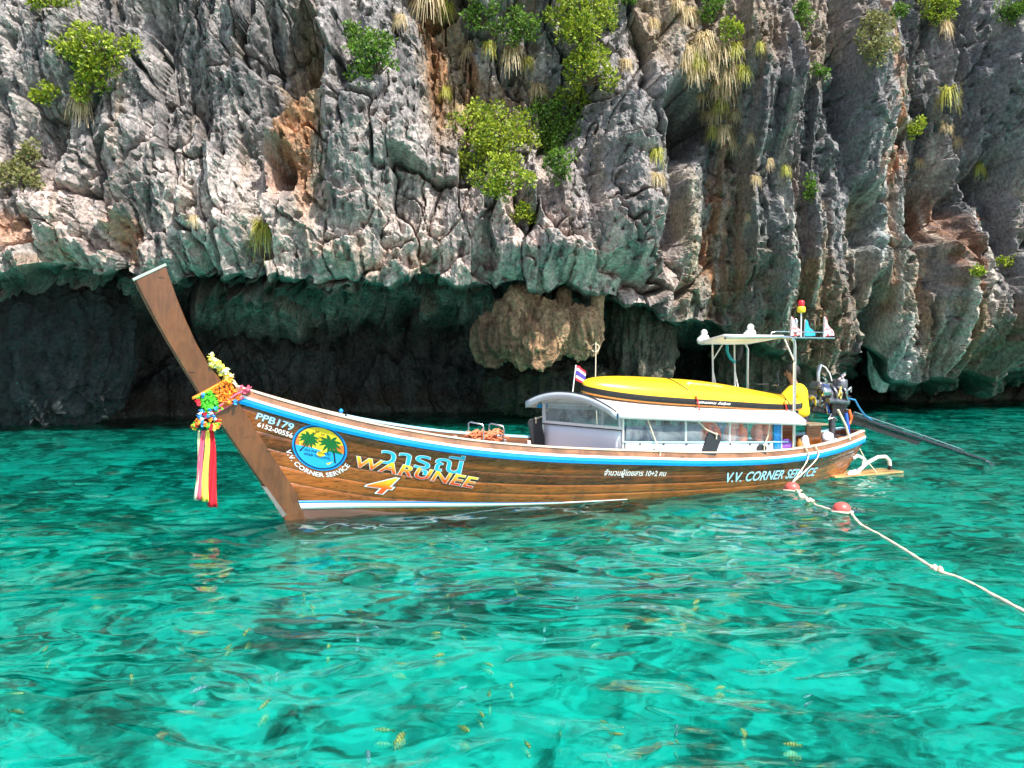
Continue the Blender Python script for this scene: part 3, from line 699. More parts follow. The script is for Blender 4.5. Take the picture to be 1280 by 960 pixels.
# ---------------- cabin
def fs(w): return 4.65 + 0.27 * w / 0.8                  # the front is set a little askew
def roof_z(s, w): return 1.68 - 0.225 * (abs(w) / 0.95) ** 2.2 - 0.062 * (s - 4.5) - 0.02 * w
HWR = 0.95
mb = MB(); rings = []
ws = np.linspace(-HWR, HWR, 17)
for q in np.linspace(0, 1, 24):
    rings.append([L(fs(w) - 0.22 + q * (8.42 - fs(w) + 0.22), w, roof_z(fs(w) + q * (8.4 - fs(w)), w)) for w in ws])
mb.loft(rings, 0, True, closed=False); rf = mb.build('roof', M['canvas'], BOAT); sd = rf.modifiers.new('t', 'SOLIDIFY'); sd.thickness = 0.012; sd.offset = -1
for side in (1, -1):                                     # hanging edge
    mb = MB(); mb.loft([[L(s, side * (HWR + 0.012), roof_z(s, side * HWR) - 0.005), L(s, side * (HWR + 0.02), roof_z(s, side * HWR) - 0.10)] for s in np.linspace(fs(side * .95) - 0.2, 8.42, 20)], 0, True, closed=False)
    o = mb.build('roof_valance', M['canvas'], rf); sd = o.modifiers.new('t', 'SOLIDIFY'); sd.thickness = 0.012; sd.offset = 0
mb = MB(); mb.loft([[L(fs(w) - 0.232, w, roof_z(fs(w), w) + dz) for dz in (0.022, -0.10)] for w in ws], 0, True, closed=False)
o = mb.build('front_visor', M['trim'], rf); sd = o.modifiers.new('t', 'SOLIDIFY'); sd.thickness = 0.01; sd.offset = 0
mb = MB(); mb.tube([L(fs(w) - 0.235, w, roof_z(fs(w), w) + 0.022) for w in ws], 0.009, 6); mb.build('visor_edge', M['dark'], rf)
for q in (0.0, 0.25, 0.5, 0.75, 0.98):
    mb = MB(); mb.tube([L(fs(w) + q * (8.3 - fs(w)), w, roof_z(fs(w) + q * (8.3 - fs(w)), w) - 0.045) for w in ws], 0.018, 6); mb.build('roof_bow', M['steel'], rf)
def post(s, w, z1, r=0.018, mat='pvc'):
    mb = MB(); mb.tube([L(s, w, float(zg_f(s)) - 0.05), L(s, w, z1)], r, 8); mb.build('post', M[mat], BOAT)
PW = 0.83
def pw(s): return min(PW, float(wg_f(s)) - 0.075)
for side in (1, -1):
    for s in (fs(side * PW), fs(side * PW) + 1.15, 6.95, 8.12): post(s, side * pw(s), roof_z(s, side * PW) - 0.03)
zsplit = 1.14
def sheet(name, pts_rows, mat, parent, th=0.006):
    mb = MB(); mb.loft(pts_rows, 0, True, closed=False); o = mb.build(name, mat, parent)
    sd = o.modifiers.new('t', 'SOLIDIFY'); sd.thickness = th; sd.offset = 0; return o
wf_ = np.linspace(-0.80, 0.80, 13)
FR = sheet('front_panel', [[L(fs(w), w, 0.62 + 0.1 * 0 + (zsplit - 0.62) * k) for w in wf_] for k in np.linspace(0, 1, 4)], M['panel'], BOAT, 0.01)
sheet('front_window', [[L(fs(w) + 0.012 * math.sin(6 * w + 5 * k), w, zsplit + 0.03 + (roof_z(fs(w), w) - 0.05 - zsplit - 0.03) * k) for w in wf_] for k in np.linspace(0, 1, 6)], M['vinyl'], BOAT, 0.003)
mb = MB(); mb.bar(L(fs(-0.82) - 0.012, -0.82, zsplit + 0.018), L(fs(0.82) - 0.012, 0.82, zsplit + 0.018), 0.02, 0.045); mb.build('window_bar', M['white'], BOAT)
mb = MB(); mb.bar(L(fs(-0.82) - 0.016, -0.82, zsplit - 0.012), L(fs(0.82) - 0.016, 0.82, zsplit - 0.012), 0.018, 0.014); mb.build('window_bar', M['dark'], BOAT)
for w in (-0.79, 0.79):
    mb = MB(); mb.bar(L(fs(w) - 0.014, w, zsplit + 0.04), L(fs(w) - 0.014, w, roof_z(fs(w), w) - 0.06), 0.02, 0.06); mb.build('window_frame', M['trim'], BOAT)
mb = MB(); mb.loft([[L(fs(w) - 0.014, w, roof_z(fs(w), w) - 0.05 - dz) for dz in (0, 0.05)] for w in wf_], 0, True, closed=False); o = mb.build('window_frame', M['trim'], BOAT); sd = o.modifiers.new('t', 'SOLIDIFY'); sd.thickness = 0.01
for side in (1, -1):
    s0, s1 = fs(side * PW) + 0.03, 7.90
    zt = lambda s: 0.95 - 0.045 * (s - 5.0)
    sheet('side_panel', [[L(s, side * (pw(s) + 0.02 + 0.008 * math.sin(4 * s)), float(zg_f(s)) + 0.02 + (zt(s) - float(zg_f(s)) - 0.02) * k) for s in np.linspace(s0, s1, 20)] for k in (0, 0.5, 1)], M['panel'], BOAT, 0.01)
    sheet('side_window', [[L(s, side * (pw(s) + 0.02 + 0.014 * math.sin(5 * s + 4 * k) * math.sin(k * 3)), zt(s) + 0.015 + (roof_z(s, side * HWR) - 0.05 - zt(s)) * k) for s in np.linspace(s0, s1, 24)] for k in np.linspace(0, 1, 5)], M['vinyl'], BOAT, 0.003)
    mb = MB(); mb.tube([L(s, side * (pw(s) + 0.035), zt(s)) for s in np.linspace(s0 - 0.05, 8.25, 8)], 0.012, 6); mb.build('window_bar', M['paleblue'], BOAT)
    sheet('door_panel', [[L(s, side * (pw(s) + 0.02), 0.60 + (roof_z(s, side * HWR) - 0.08 - 0.60) * k) for s in (7.92, 8.10)] for k in (0, 0.5, 1)], M['blue'], BOAT, 0.012)
    for s in np.linspace(s0 + 0.25, s1 - 0.1, 7):
        mb = MB(); mb.box(L(s, side * (pw(s) + 0.036), zt(s) - 0.035), (0.03, 0.012, 0.025)); mb.build('clip', M['dark'], BOAT)
    mb = MB(); s = fs(side * PW); mb.tube([L(s - 0.10, side * (PW + 0.0), roof_z(s, side * PW) - 0.12), L(s + 0.10, side * (PW + 0.03), roof_z(s, side * PW) - 0.11)], 0.028, 8); mb.build('corner_clamp', M['blue'], BOAT)
# seats seen through the vinyl
mb = MB(); mb.box(L(6.4, -0.52, 0.50), (2.7, 0.40, 0.12)); mb.build('bench_seat', M['seat'], BOAT, bevel=0.03)
mb = MB(); mb.box(L(6.4, -0.70, 0.82), (2.7, 0.07, 0.42)); mb.build('bench_back', M['seat'], BOAT, bevel=0.03)
mb = MB(); mb.box(L(6.4, 0.52, 0.42), (2.7, 0.40, 0.12)); mb.build('bench_seat', M['seat'], BOAT, bevel=0.03)
# ---------------- stern frame, canopy and rack
mb = MB(); mb.tube([L(8.41, 0.70, 0.5), L(8.41, 0.70, 2.44), L(8.39, 0.70, 2.53), L(8.30, 0.70, 2.585), L(8.1, 0.70, 2.59), L(6.95, 0.68, 2.565)], 0.030, 10); mb.build('canopy_pole', M['steel'], BOAT)
mb = MB(); mb.tube([L(8.55, -0.66, 0.5), L(8.55, -0.66, 2.40), L(8.50, -0.66, 2.50), L(8.40, -0.66, 2.52), L(7.45, -0.66, 2.50)], 0.026, 10); mb.build('canopy_pole', M['steel'], BOAT)
for s in (7.72, 8.22):
    for ds in (-0.07, 0.07):
        mb = MB(); mb.tube([L(s + ds, -0.52, roof_z(s, -0.52) - 0.0), L(s, -0.62, 2.0), L(s, -0.64, 2.5)], 0.016, 7); mb.build('canopy_leg', M['pvc'], BOAT)
mb = MB(); mb.tube([L(7.95, -0.64, 2.49), L(7.74, -0.63, 2.22)], 0.013, 6); mb.build('canopy_brace', M['pvc'], BOAT)
mb = MB(); mb.tube([L(8.18, 0.70, 2.56), L(8.40, 0.70, 2.18)], 0.013, 6); mb.build('canopy_brace', M['pvc'], BOAT)
mb = MB(); mb.tube([L(8.36, 0.735, 0.6), L(8.35, 0.74, 2.12), L(8.37, 0.73, 2.15), L(8.40, 0.72, 2.15)], 0.012, 6); mb.build('canopy_guy', M['rope'], BOAT)
sheet('canopy', [[L(6.9 + (7.42 - 6.9) * q + a * (8.15 + 0.4 * q - 6.9 - 0.52 * q), 0.72 - 1.40 * q, 2.60 - 0.085 * q - 0.05 * math.sin(math.pi * a) * math.sin(math.pi * q)) for a in np.linspace(0, 1, 10)] for q in np.linspace(0, 1, 10)], M['canvas'], BOAT, 0.045)
for w in (0.30, 0.02):
    mb = MB(); mb.tube([L(8.05, w, 2.60), L(9.72, w, 2.60)], 0.014, 6); mb.build('rack_bar', M['steel'], BOAT)
for s in (8.35, 8.8, 9.25, 9.7):
    mb = MB(); mb.tube([L(s, 0.31, 2.60), L(s, 0.01, 2.60)], 0.012, 6); mb.build('rack_bar', M['steel'], BOAT)
mb = MB(); mb.tube([L(8.22, 0.30, 2.60), L(8.26, 0.30, 2.68), L(8.36, 0.30, 2.70), L(9.42, 0.30, 2.70), L(9.48, 0.30, 2.67), L(9.48, 0.30, 2.60)], 0.013, 6); mb.build('rack_rail', M['steel'], BOAT)
mb = MB(); mb.tube([L(9.02, 0.2, 2.60), L(9.02, 0.2, 3.06)], 0.014, 7); mb.build('mast', M['white'], BOAT)
mb = MB(); mb.lathe([(0.055, 0), (0.075, 0.02), (0.075, 0.10), (0.05, 0.115)], L(9.02, 0.2, 3.05), 12); mb.build('beacon', plain('yellow_plastic', (0.9, 0.6, 0.02), 0.35), BOAT)
mb = MB(); mb.lathe([(0.05, 0), (0.055, 0.01), (0.055, 0.09), (0.03, 0.11)], L(9.02, 0.2, 3.165), 12); mb.build('beacon', plain('red_plastic', (0.75, 0.02, 0.03), 0.35), BOAT)
mb = MB(); mb.lathe([(0.03, 0), (0.045, 0.02), (0.03, 0.07), (0.045, 0.09), (0.03, 0.14), (0.04, 0.18), (0.02, 0.22)], L(8.90, 0.2, 2.72), 12); mb.tube([L(8.90, 0.2, 2.60), L(8.90, 0.2, 2.72)], 0.012, 6); mb.build('horn', M['steel'], BOAT)
# swim platform and its tubes
for k in range(3):
    mb = MB(); mb.box(L(10.58, -0.06 + 0.175 * k, 0.045 + 0.004 * k), (1.75, 0.165, 0.035)); mb.build('platform_board', M['platform'], BOAT, bevel=0.008)
mb = MB(); mb.tube([L(10.1, 0.28, 0.07), L(10.35, 0.28, 0.09), L(10.52, 0.26, 0.20), L(10.55, 0.24, 0.34), L(10.42, 0.22, 0.40), L(10.32, 0.2, 0.35)], 0.034, 8); mb.build('platform_tube', M['pvc'], BOAT)
mb = MB(); mb.tube([L(10.30, 0.12, 0.07), L(10.55, 0.12, 0.10), L(10.80, 0.12, 0.24), L(11.05, 0.12, 0.33), L(11.26, 0.12, 0.33), L(11.36, 0.12, 0.25), L(11.38, 0.12, 0.13)], 0.034, 8); mb.build('platform_tube', M['pvc'], BOAT)
mb = MB(); mb.tube([L(11.38, 0.12, 0.15), L(11.385, 0.12, -0.02)], 0.038, 8); mb.build('tube_end', M['dark'], BOAT)
mb = MB(); mb.tube([L(10.52, 0.10, 0.62), L(10.62, 0.2, 0.34), L(10.82, 0.3, 0.07)], 0.012, 6); mb.build('platform_rope', M['rope'], BOAT)

# ---------------- painted lettering and emblem on the hull
def text_mesh(body, shear=0.0, offset=0.0, space=1.0):
    cu = bpy.data.curves.new('t', 'FONT'); cu.body = body; cu.shear = shear; cu.offset = offset; cu.space_character = space
    cu.dimensions = '2D'; cu.fill_mode = 'BOTH' if offset == 0 else 'BOTH'; cu.resolution_u = 3
    o = bpy.data.objects.new('t', cu); COL.objects.link(o)
    dg = bpy.context.evaluated_depsgraph_get(); dg.update(); me = o.evaluated_get(dg).to_mesh()
    V = np.array([v.co[:] for v in me.vertices]).reshape(-1, 3); F = [tuple(p.vertices) for p in me.polygons]
    o.evaluated_get(dg).to_mesh_clear(); bpy.data.objects.remove(o); bpy.data.curves.remove(cu)
    return V, F
def quad_map(px4):
    """bottom left, bottom right, top right, top left of the writing in the photograph -> the hull's own (s, z)"""
    c = [Vector(hull_px(*p)) for p in px4]
    return lambda a, b: (c[0] * (1 - a) + c[1] * a) * (1 - b) + (c[3] * (1 - a) + c[2] * a) * b
def paint_on_hull(name, V2, F, fmap, mat, parent, off, grad=None):
    co = []
    for a, b in V2:
        s, z = fmap(a, b); co.append((s, -(hull_w(s, z) + off), z))
    me = bpy.data.meshes.new(name); me.from_pydata(co, [], F); me.materials.append(mat)
    if grad is not None:
        at = me.attributes.new('col', 'FLOAT_COLOR', 'POINT')
        cols = [tuple(x * (1 - min(max((b - 0.28) / 0.6, 0), 1)) + y * min(max((b - 0.28) / 0.6, 0), 1) for x, y in zip(grad[0], grad[1])) + (1,) for a, b in V2]
        at.data.foreach_set('color', np.array(cols, np.float32).ravel())
    o = bpy.data.objects.new(name, me); link(o, parent); return o
def lettering(name, body, px4, layers, shear=0.0, space=1.0, base_off=0.006, parent=None, fmap=None, label=None):
    V0, _ = text_mesh(body, shear, 0.0, space); lo = V0.min(0); hi = V0.max(0)
    fm = fmap or quad_map(px4)
    for k, (mat, offset, grad) in enumerate(layers):
        V, F = text_mesh(body, shear, offset, space)
        U = np.stack([(V[:, 0] - lo[0]) / (hi[0] - lo[0]), (V[:, 1] - lo[1]) / (hi[1] - lo[1])], 1)
        o = paint_on_hull(name, U, F, fm, mat, parent or BOAT, base_off + 0.003 * k, grad)
        if label: o['label'] = label
    return fm
PW_, PB_ = M['white'], M['dark']
skyblue = plain('sky_blue_lettering', (0.02, 0.45, 0.72), 0.4); paleb = plain('pale_blue_lettering', (0.45, 0.78, 0.95), 0.4)
lettering('registration_lettering', 'PPB179', [(319.5, 523.5), (365.5, 538.5), (368, 530), (321.5, 515.5)], [(M['blue'], 0.03, None), (paleb, 0.012, None)], 0.1)
lettering('registration_lettering', '6152-00556', [(321.5, 533), (365, 547.5), (366, 541.5), (322.5, 527.5)], [(PW_, 0.02, None)], 0.1)
lettering('name_lettering', 'วารุณี', [(474, 585), (579, 600), (581, 570.5), (476, 556)], [(PB_, 0.036, None), (PW_, 0.026, None), (skyblue, 0.008, None)], 0.1, 1.05)
lettering('name_lettering', 'WARUNEE', [(444.5, 583.5), (592.5, 610.5), (597, 597.5), (446.5, 570.5)], [(PB_, 0.06, None), (PW_, 0.042, None), (M['gradpaint'], 0.02, ((0.75, 0.06, 0.01), (0.95, 0.68, 0.02)))], 0.2, 1.08)
lettering('number_lettering', '4', [(456, 614), (491, 619), (497, 598), (462, 594)], [(PB_, 0.05, None), (PW_, 0.035, None), (M['gradpaint'], 0.004, ((0.78, 0.07, 0.01), (0.95, 0.70, 0.02)))], 0.3)
lettering('passenger_lettering', 'จำนวนผู้โดยสาร 10+2 คน', [(755, 596.5), (832, 597.5), (833, 587.5), (756, 586)], [(PW_, 0.014, None)], 0.25)
lettering('service_lettering', 'V.V. CORNER SERVICE', [(907, 603), (1018, 594.5), (1022, 584.5), (909, 591)], [(PB_, 0.03, None), (paleb, 0.02, None)], 0.25, 1.0)
EMB = None
def emblem():
    global EMB
    ce = Vector(hull_px(399.6, 559.7)); ex = Vector(hull_px(433, 566.5)) - ce; ey = Vector(hull_px(402.5, 532)) - ce
    fm = lambda a, b: ce + ex * a + ey * b
    def disc(r, n=40, c=(0, 0)): return [(c[0] + r * math.cos(2 * math.pi * k / n), c[1] + r * math.sin(2 * math.pi * k / n)) for k in range(n)]
    root = paint_on_hull('emblem', disc(1.02), [tuple(range(40))], fm, M['blue'], BOAT, 0.006)
    root['label'] = 'round painted emblem with two palms and a sunset'; EMB = root
    def shape(name, poly, mat, off, clip=True):
        if clip: poly = [(a, b) if a * a + b * b < 0.90 ** 2 else (0.90 * a / math.hypot(a, b), 0.90 * b / math.hypot(a, b)) for a, b in poly]
        n = len(poly); c = (sum(p[0] for p in poly) / n, sum(p[1] for p in poly) / n)
        return paint_on_hull(name, poly, [tuple(range(n))], fm, mat, root, off)
    P = lambda n, c: plain('emblem_' + n, c, 0.4, var=0.05)
    navy, yel, ora, blu, grn, blk = P('navy', (0.01, 0.02, 0.12)), P('yellow', (0.92, 0.62, 0.03)), P('orange', (0.88, 0.20, 0.03)), P('sea', (0.02, 0.38, 0.78)), P('green', (0.01, 0.14, 0.03)), P('black', (0.01, 0.01, 0.01))
    shape('emblem_ring', disc(0.955), navy, 0.009, False)
    shape('emblem_sky', disc(0.90), yel, 0.012)
    arc = lambda a0, a1, n=16: [(0.90 * math.cos(R(a0 + (a1 - a0) * k / n)), 0.90 * math.sin(R(a0 + (a1 - a0) * k / n))) for k in range(n + 1)]
    shape('emblem_glow', arc(158, 185, 5) + [(-0.28, -0.06), (-0.25, 0.10), (-0.45, 0.28)], ora, 0.0135)
    shape('emblem_glow', [(0.30, -0.05), (0.28, 0.05), (0.45, 0.28), (0.65, 0.26)] + arc(20, -3, 5)[:], ora, 0.0135)
    shape('emblem_sea', arc(184, 356, 24), blu, 0.0142)
    shape('emblem_sun', [(0.30 * math.cos(R(a)) + 0.02, 0.30 * math.sin(R(a)) - 0.06) for a in range(0, 181, 12)], P('sun', (1.0, 0.8, 0.05)), 0.0150)
    shape('emblem_reflection', [(-0.25, -0.06), (0.32, -0.06), (0.18, -0.2), (0.22, -0.3), (0.02, -0.42), (-0.1, -0.3), (-0.05, -0.18)], yel, 0.0150)
    shape('emblem_hill', [(0.28, -0.06), (0.45, 0.02), (0.62, 0.05), (0.8, -0.02), (0.85, -0.12), (0.6, -0.10)], grn, 0.0158)
    for (cx, cy, tx, ty, sc) in ((-0.42, 0.36, -0.72, -0.32, 0.95), (0.36, 0.34, 0.62, -0.55, 1.08)):
        mx, my = (cx + tx) / 2 + 0.05, (cy + ty) / 2
        shape('emblem_palm_trunk', [(cx - 0.02, cy), (mx - 0.025, my), (tx - 0.03, ty), (tx + 0.03, ty), (mx + 0.025, my), (cx + 0.02, cy)], blk, 0.0166, True)
        for a in (200, 235, 262, 290, 318, 345, 20, 60, 110, 150, 178):
            l = 0.42 * sc; dx, dy = math.cos(R(a)), math.sin(R(a)); nx, ny = -dy, dx
            pts = []
            for q, wd in ((0, 0.02), (0.35, 0.06), (0.7, 0.05), (1, 0.0)): pts.append((cx + dx * l * q + nx * wd, cy + dy * l * q + ny * wd - 0.10 * q * q))
            for q, wd in ((0.7, 0.05), (0.35, 0.06), (0, 0.02)): pts.append((cx + dx * l * q - nx * wd, cy + dy * l * q - ny * wd - 0.10 * q * q))
            shape('emblem_palm_frond', pts, grn, 0.0172)
    for (bx, by) in ((-0.15, 0.68), (0.05, 0.6), (-0.02, 0.3), (0.0, 0.46), (-0.25, 0.6)):
        shape('emblem_bird', [(bx - 0.09, by + 0.03), (bx - 0.04, by + 0.045), (bx, by), (bx + 0.04, by + 0.045), (bx + 0.09, by + 0.03), (bx, by - 0.025)], blk, 0.0172)
    for body, y0, y1, x0, x1 in (('PHI PHI ISLAND', -0.26, -0.16, -0.55, 0.42), ('KRABI THAILAND', -0.44, -0.34, -0.55, 0.42)):
        lettering('emblem_lettering', body, None, [(blk, 0.01, None)], 0.2, 1.0, 0.0180, root, fmap=lambda a, b: fm(x0 + (x1 - x0) * a, y0 + (y1 - y0) * b))
    def arcmap(a, b):
        an = R(198 + 138 * a); r = 1.30 - 0.19 * b; return fm(r * math.cos(an), r * math.sin(an) * 1.0)
    def arcfm(a, b): return arcmap(a, b)
    lettering('emblem_lettering', 'V.V. CORNER SERVICE', None, [(PB_, 0.03, None), (PW_, 0.022, None)], 0.0, 1.0, 0.006, root, fmap=lambda a, b: arcmap(a, b))
emblem()
# ---------------------------------------------------------------- things carried by the boat
# kayak, keel up on the roof
def kayak():
    K = boat_thing('kayak', 'upturned yellow kayak with a black rim lashed to the white cabin roof', 'kayak', 6.75, 0.30, 1.50)
    o = org(K); s0, s1 = 4.52, 8.93; cw = 0.30; n = 44
    qs = [0.5 - 0.5 * math.cos(math.pi * k / n) for k in range(n + 1)]
    def half(q): return 0.40 * max(1 - abs(2 * q - 1) ** 3.0, 0.0) ** 0.55 + 0.012
    def rim(q): return 1.70 - 0.062 * (s0 + q * (s1 - s0) - 4.5) + 0.055 + 0.05 * abs(2 * q - 1) ** 4 - 0.07 * q ** 3
    def pt(q, w, z): # rolled towards the near side
        return L(s0 + q * (s1 - s0), cw + w, rim(q) + z - 0.16 * w)
    def crown(q): return (0.22 * max(1 - abs(2 * q - 1) ** 4.0, 0.0) ** 0.5 * (1 - 0.55 * float(smooth01((q - 0.45) / 0.55))) + 0.02)
    A = [math.pi * k / 14 for k in range(15)]
    mb = MB(); mb.loft([[pt(q, half(q) * math.cos(a) * (1 + 0.0), crown(q) * math.sin(a) ** 0.8 if 0 < a < math.pi - 1e-6 else 0.0) for a in A] for q in qs], 0, True, closed=False)
    mb.build('hull', M['ky'], K, org=o)
    for name, mat, z0, z1, k0, k1 in (('rim', M['black'], 0.0, -0.085, 1.03, 1.03), ('seam', M['korange'], -0.0855, -0.115, 1.0, 0.97)):
        mb = MB(); ring = [(q, 1) for q in qs] + [(q, -1) for q in qs[::-1]]
        P = lambda k, z: [pt(q, sd * (half(q) * k + 0.004), z) for q, sd in ring]
        mb.loft([P(k0, z0 + 0.006), P(k0 * 1.012, (z0 + z1) / 2), P(k1, z1)], 0, True, cap=False)
        if name == 'seam':
            m = len(qs); vs = [pt(q, half(q) * 0.97, z1) for q in qs] + [pt(q, -half(q) * 0.97, z1) for q in qs]
            mb.add(vs, [(i, i + 1, m + i + 1, m + i) for i in range(m - 1)], 0)
        mb.build(name, mat, K, org=o)
    # lettering, head down like the kayak
    V, F = text_mesh('enjoy moment', 0.25, 0.015); lo, hi = V.min(0), V.max(0)
    qa = (plane(868, 508, 0.70)[0] - s0) / (s1 - s0); qb = (plane(911, 509, 0.70)[0] - s0) / (s1 - s0)
    me = bpy.data.meshes.new('rim_lettering'); co = []
    for v in V:
        a = (v[0] - lo[0]) / (hi[0] - lo[0]); b = (v[1] - lo[1]) / (hi[1] - lo[1]); q = qb + (qa - qb) * a
        p = pt(q, half(q) * 1.045 + 0.012, -0.068 + 0.058 * (1 - b)); co.append(tuple(x - y for x, y in zip(p, o)))
    me.from_pydata(co, [], F); me.materials.append(M['white']); link(bpy.data.objects.new('rim_lettering', me), K)
    # pale marks on the yellow bottom
    pale = plain('pale_print', (0.85, 0.75, 0.35), 0.4); cy = plain('cyan_print', (0.25, 0.6, 0.65), 0.4)
    def patch(name, q0, q1, a0, a1, mat, skew=0.0):
        mb = MB(); rows = []
        for i in range(5):
            rows.append([(lambda q, a: pt(q, half(q) * math.cos(a) * 1.003, crown(q) * math.sin(a) ** 0.8 + 0.004))(q0 + (q1 - q0) * i / 4 + skew * j, a0 + (a1 - a0) * j / 4) for j in range(5)])
        mb.loft(rows, 0, True, closed=False); mb.build(name, mat, K, org=o)
    patch('print_mark', 0.405, 0.418, 0.95, 1.2, cy, 0.006)
    for k, q in enumerate((0.435, 0.452, 0.469, 0.49, 0.507, 0.53, 0.545, 0.562)): patch('print_mark', q, q + 0.011, 0.98, 1.12, pale)
    for q in (0.415, 0.845):                              # lashing: dark cord over the top, red strap down the near side
        mb = MB(); mb.tube([pt(q - 0.06 * math.sin(a) * (1 if q < 0.6 else -0.6), half(q) * math.cos(a), crown(q) * math.sin(a) ** 0.8 + 0.01) for a in A[2:-1]], 0.007, 6); mb.build('lashing', M['dark'], K, org=o)
        mb = MB(); mb.tube([pt(q, half(q) * 1.0 + 0.01, 0.06), pt(q + 0.004, half(q) * 1.06 + 0.015, -0.03), pt(q + 0.008, half(q) * 1.08 + 0.03, -0.17)], 0.018, 6, sq=0.4); mb.build('strap', M['redstrap'], K, org=o)
        mb = MB(); mb.ball(pt(q + 0.009, half(q) * 1.08 + 0.035, -0.185), 0.026, 8); mb.build('strap_buckle', M['redstrap'], K, org=o)
    mb = MB(); q = 0.86; mb.tube([pt(q - 0.02, 0.05, 0.27), pt(q, 0.12, 0.29), pt(q + 0.02, 0.02, 0.36), pt(q + 0.035, -0.08, 0.46), pt(q + 0.05, -0.12, 0.50)], 0.022, 7, sq=0.5); mb.build('carry_strap', M['black'], K, org=o)
    mb = MB(); mb.box(pt(0.80, 0.02, 0.275), (0.25, 0.05, 0.02)); mb.build('carry_strap', M['dark'], K, org=o, bevel=0.004)
kayak()

# rubber slabs hung as fenders
def fender(s, w, z, wd, ht, tilt, label, rope_to, th=0.03):
    f = boat_thing('rubber_fender', label, 'fender', s, w, z, 'rubber slabs hung along the boat'); o = org(f)
    Rm = Matrix.Rotation(tilt, 3, 'Y'); mb = MB(); c = Vector(L(s, w, z))
    pts = [(-wd / 2, -ht / 2), (wd / 2, -ht / 2), (wd / 2, ht / 2 - 0.04), (wd / 2 - 0.04, ht / 2), (-wd / 2 + 0.04, ht / 2), (-wd / 2, ht / 2 - 0.04)]
    mb.prism([c + Rm @ Vector((a, -th / 2, b)) for a, b in pts], (0, th, 0)); mb.build('slab', M['dark'], f, org=o, bevel=0.006)
    top = c + Rm @ Vector((0.02, 0, ht / 2 - 0.06)); mb = MB(); e = Vector(L(*rope_to)); m = (top + e) / 2 + Vector((0.03, 0, -0.04))
    mb.tube([top + Vector((0, -0.03, -0.03)), top + Vector((0, -0.035, 0.05)), m, e], 0.012, 6)
    mb.ball(top + Vector((0, -0.03, 0.05)), 0.028, 6); mb.build('rope', M['rope'], f, org=o)
s, z = plane(889, 557, 0.885); fender(s, 0.885, z, 0.27, 0.42, R(22), 'large tilted black rubber slab leaning on the white side panel', (s - 0.35, 0.90, 1.30))
s, z = plane(951, 565, 0.80); fender(s, 0.815, z, 0.19, 0.26, R(8), 'small black rubber slab beside the blue door panel', (s + 0.15, 0.85, 1.22))
s, z = plane(821, 568, 0.89); fender(s, 0.893, z - 0.06, 0.26, 0.26, R(12), 'low black rubber slab barely showing above the rail near the cabin front', (s - 0.2, 0.90, 1.34))
s, z = plane(669, 541, -0.86); fender(s, -0.80, z, 0.24, 0.52, R(-14), 'black rubber slab hanging ahead of the cabin at its front corner', (s + 0.25, -0.84, 1.42))

# flags
def cloth_grid(fn, nu, nv, mats, mi=None):
    mb = MB(); vs = [fn(i / nu, j / nv) for j in range(nv + 1) for i in range(nu + 1)]; k = nu + 1
    for j in range(nv):
        for i in range(nu): mb.f.append((j * k + i, j * k + i + 1, (j + 1) * k + i + 1, (j + 1) * k + i)); mb.m.append(mi(i, j) if mi else 0); mb.sm.append(True)
    mb.v = [tuple(v) for v in vs]; return mb
F_ = boat_thing('small_flag', 'small red, white and blue striped flag drooping on a thin pole at the roof front', 'flag', 4.62, -0.2, 1.68); o = org(F_)
mb = MB(); mb.tube([L(4.60, -0.2, 1.66), L(4.66, -0.2, 2.12)], 0.010, 6); mb.build('pole', M['white'], F_, org=o)
fm = [plain('flag_red', (0.72, 0.03, 0.06), 0.8), plain('flag_white', (0.85, 0.82, 0.84), 0.8), plain('flag_blue', (0.08, 0.06, 0.35), 0.8)]
mb = cloth_grid(lambda a, b: L(4.665 + 0.17 * a - 0.03 * b, -0.2 + 0.03 * math.sin(7 * a + 2 * b), 2.11 - 0.235 * b - 0.10 * a * a), 8, 12, 3, lambda i, j: [0, 0, 1, 1, 2, 2, 2, 2, 1, 1, 0, 0][j])
ob = mb.build('cloth', fm, F_, org=o, recalc=False)
mixed = N('faded_red_print'); v = mixed.coord(); f = mixed.noise(v, 16, 4); M['pennant'] = mixed.set(Base_Color=mixed.ramp(f, [(0.40, (0.80, 0.66, 0.66)), (0.52, (0.75, 0.42, 0.42)), (0.62, (0.55, 0.06, 0.08))]), Roughness=0.8)
M['bluepen'] = plain('bright_blue_cloth', (0.02, 0.42, 0.75), 0.8)
for px, lab, mat, ht in ((988, 'faded red and white pennant on the rack next to the canopy', 'pennant', 0.34), (1009, 'bright blue pennant on the mast under the red and yellow beacon', 'bluepen', 0.30), (1029, 'faded red and white pennant at the outer end of the stern rack', 'pennant', 0.36)):
    s, _ = plane(px, 420, 0.30); w0 = 0.30 if mat == 'pennant' else 0.225
    F_ = boat_thing('pennant', lab, 'flag', s, w0, 2.60, 'pennants on the stern rack'); o = org(F_)
    mb = MB(); mb.tube([L(s, w0, 2.59), L(s + 0.02, w0, 2.63 + ht)], 0.009, 6); mb.build('pole', M['white'], F_, org=o)
    mb = cloth_grid(lambda a, b: L(s + 0.02 + a * (0.02 + 0.27 * b) - 0.03 * b, w0 + 0.025 * math.sin(9 * a * b + 1.0), 2.62 + ht - b * ht * (0.98 - 0.05 * a)), 8, 8, 1)
    mb.build('cloth', M[mat], F_, org=o, recalc=False)

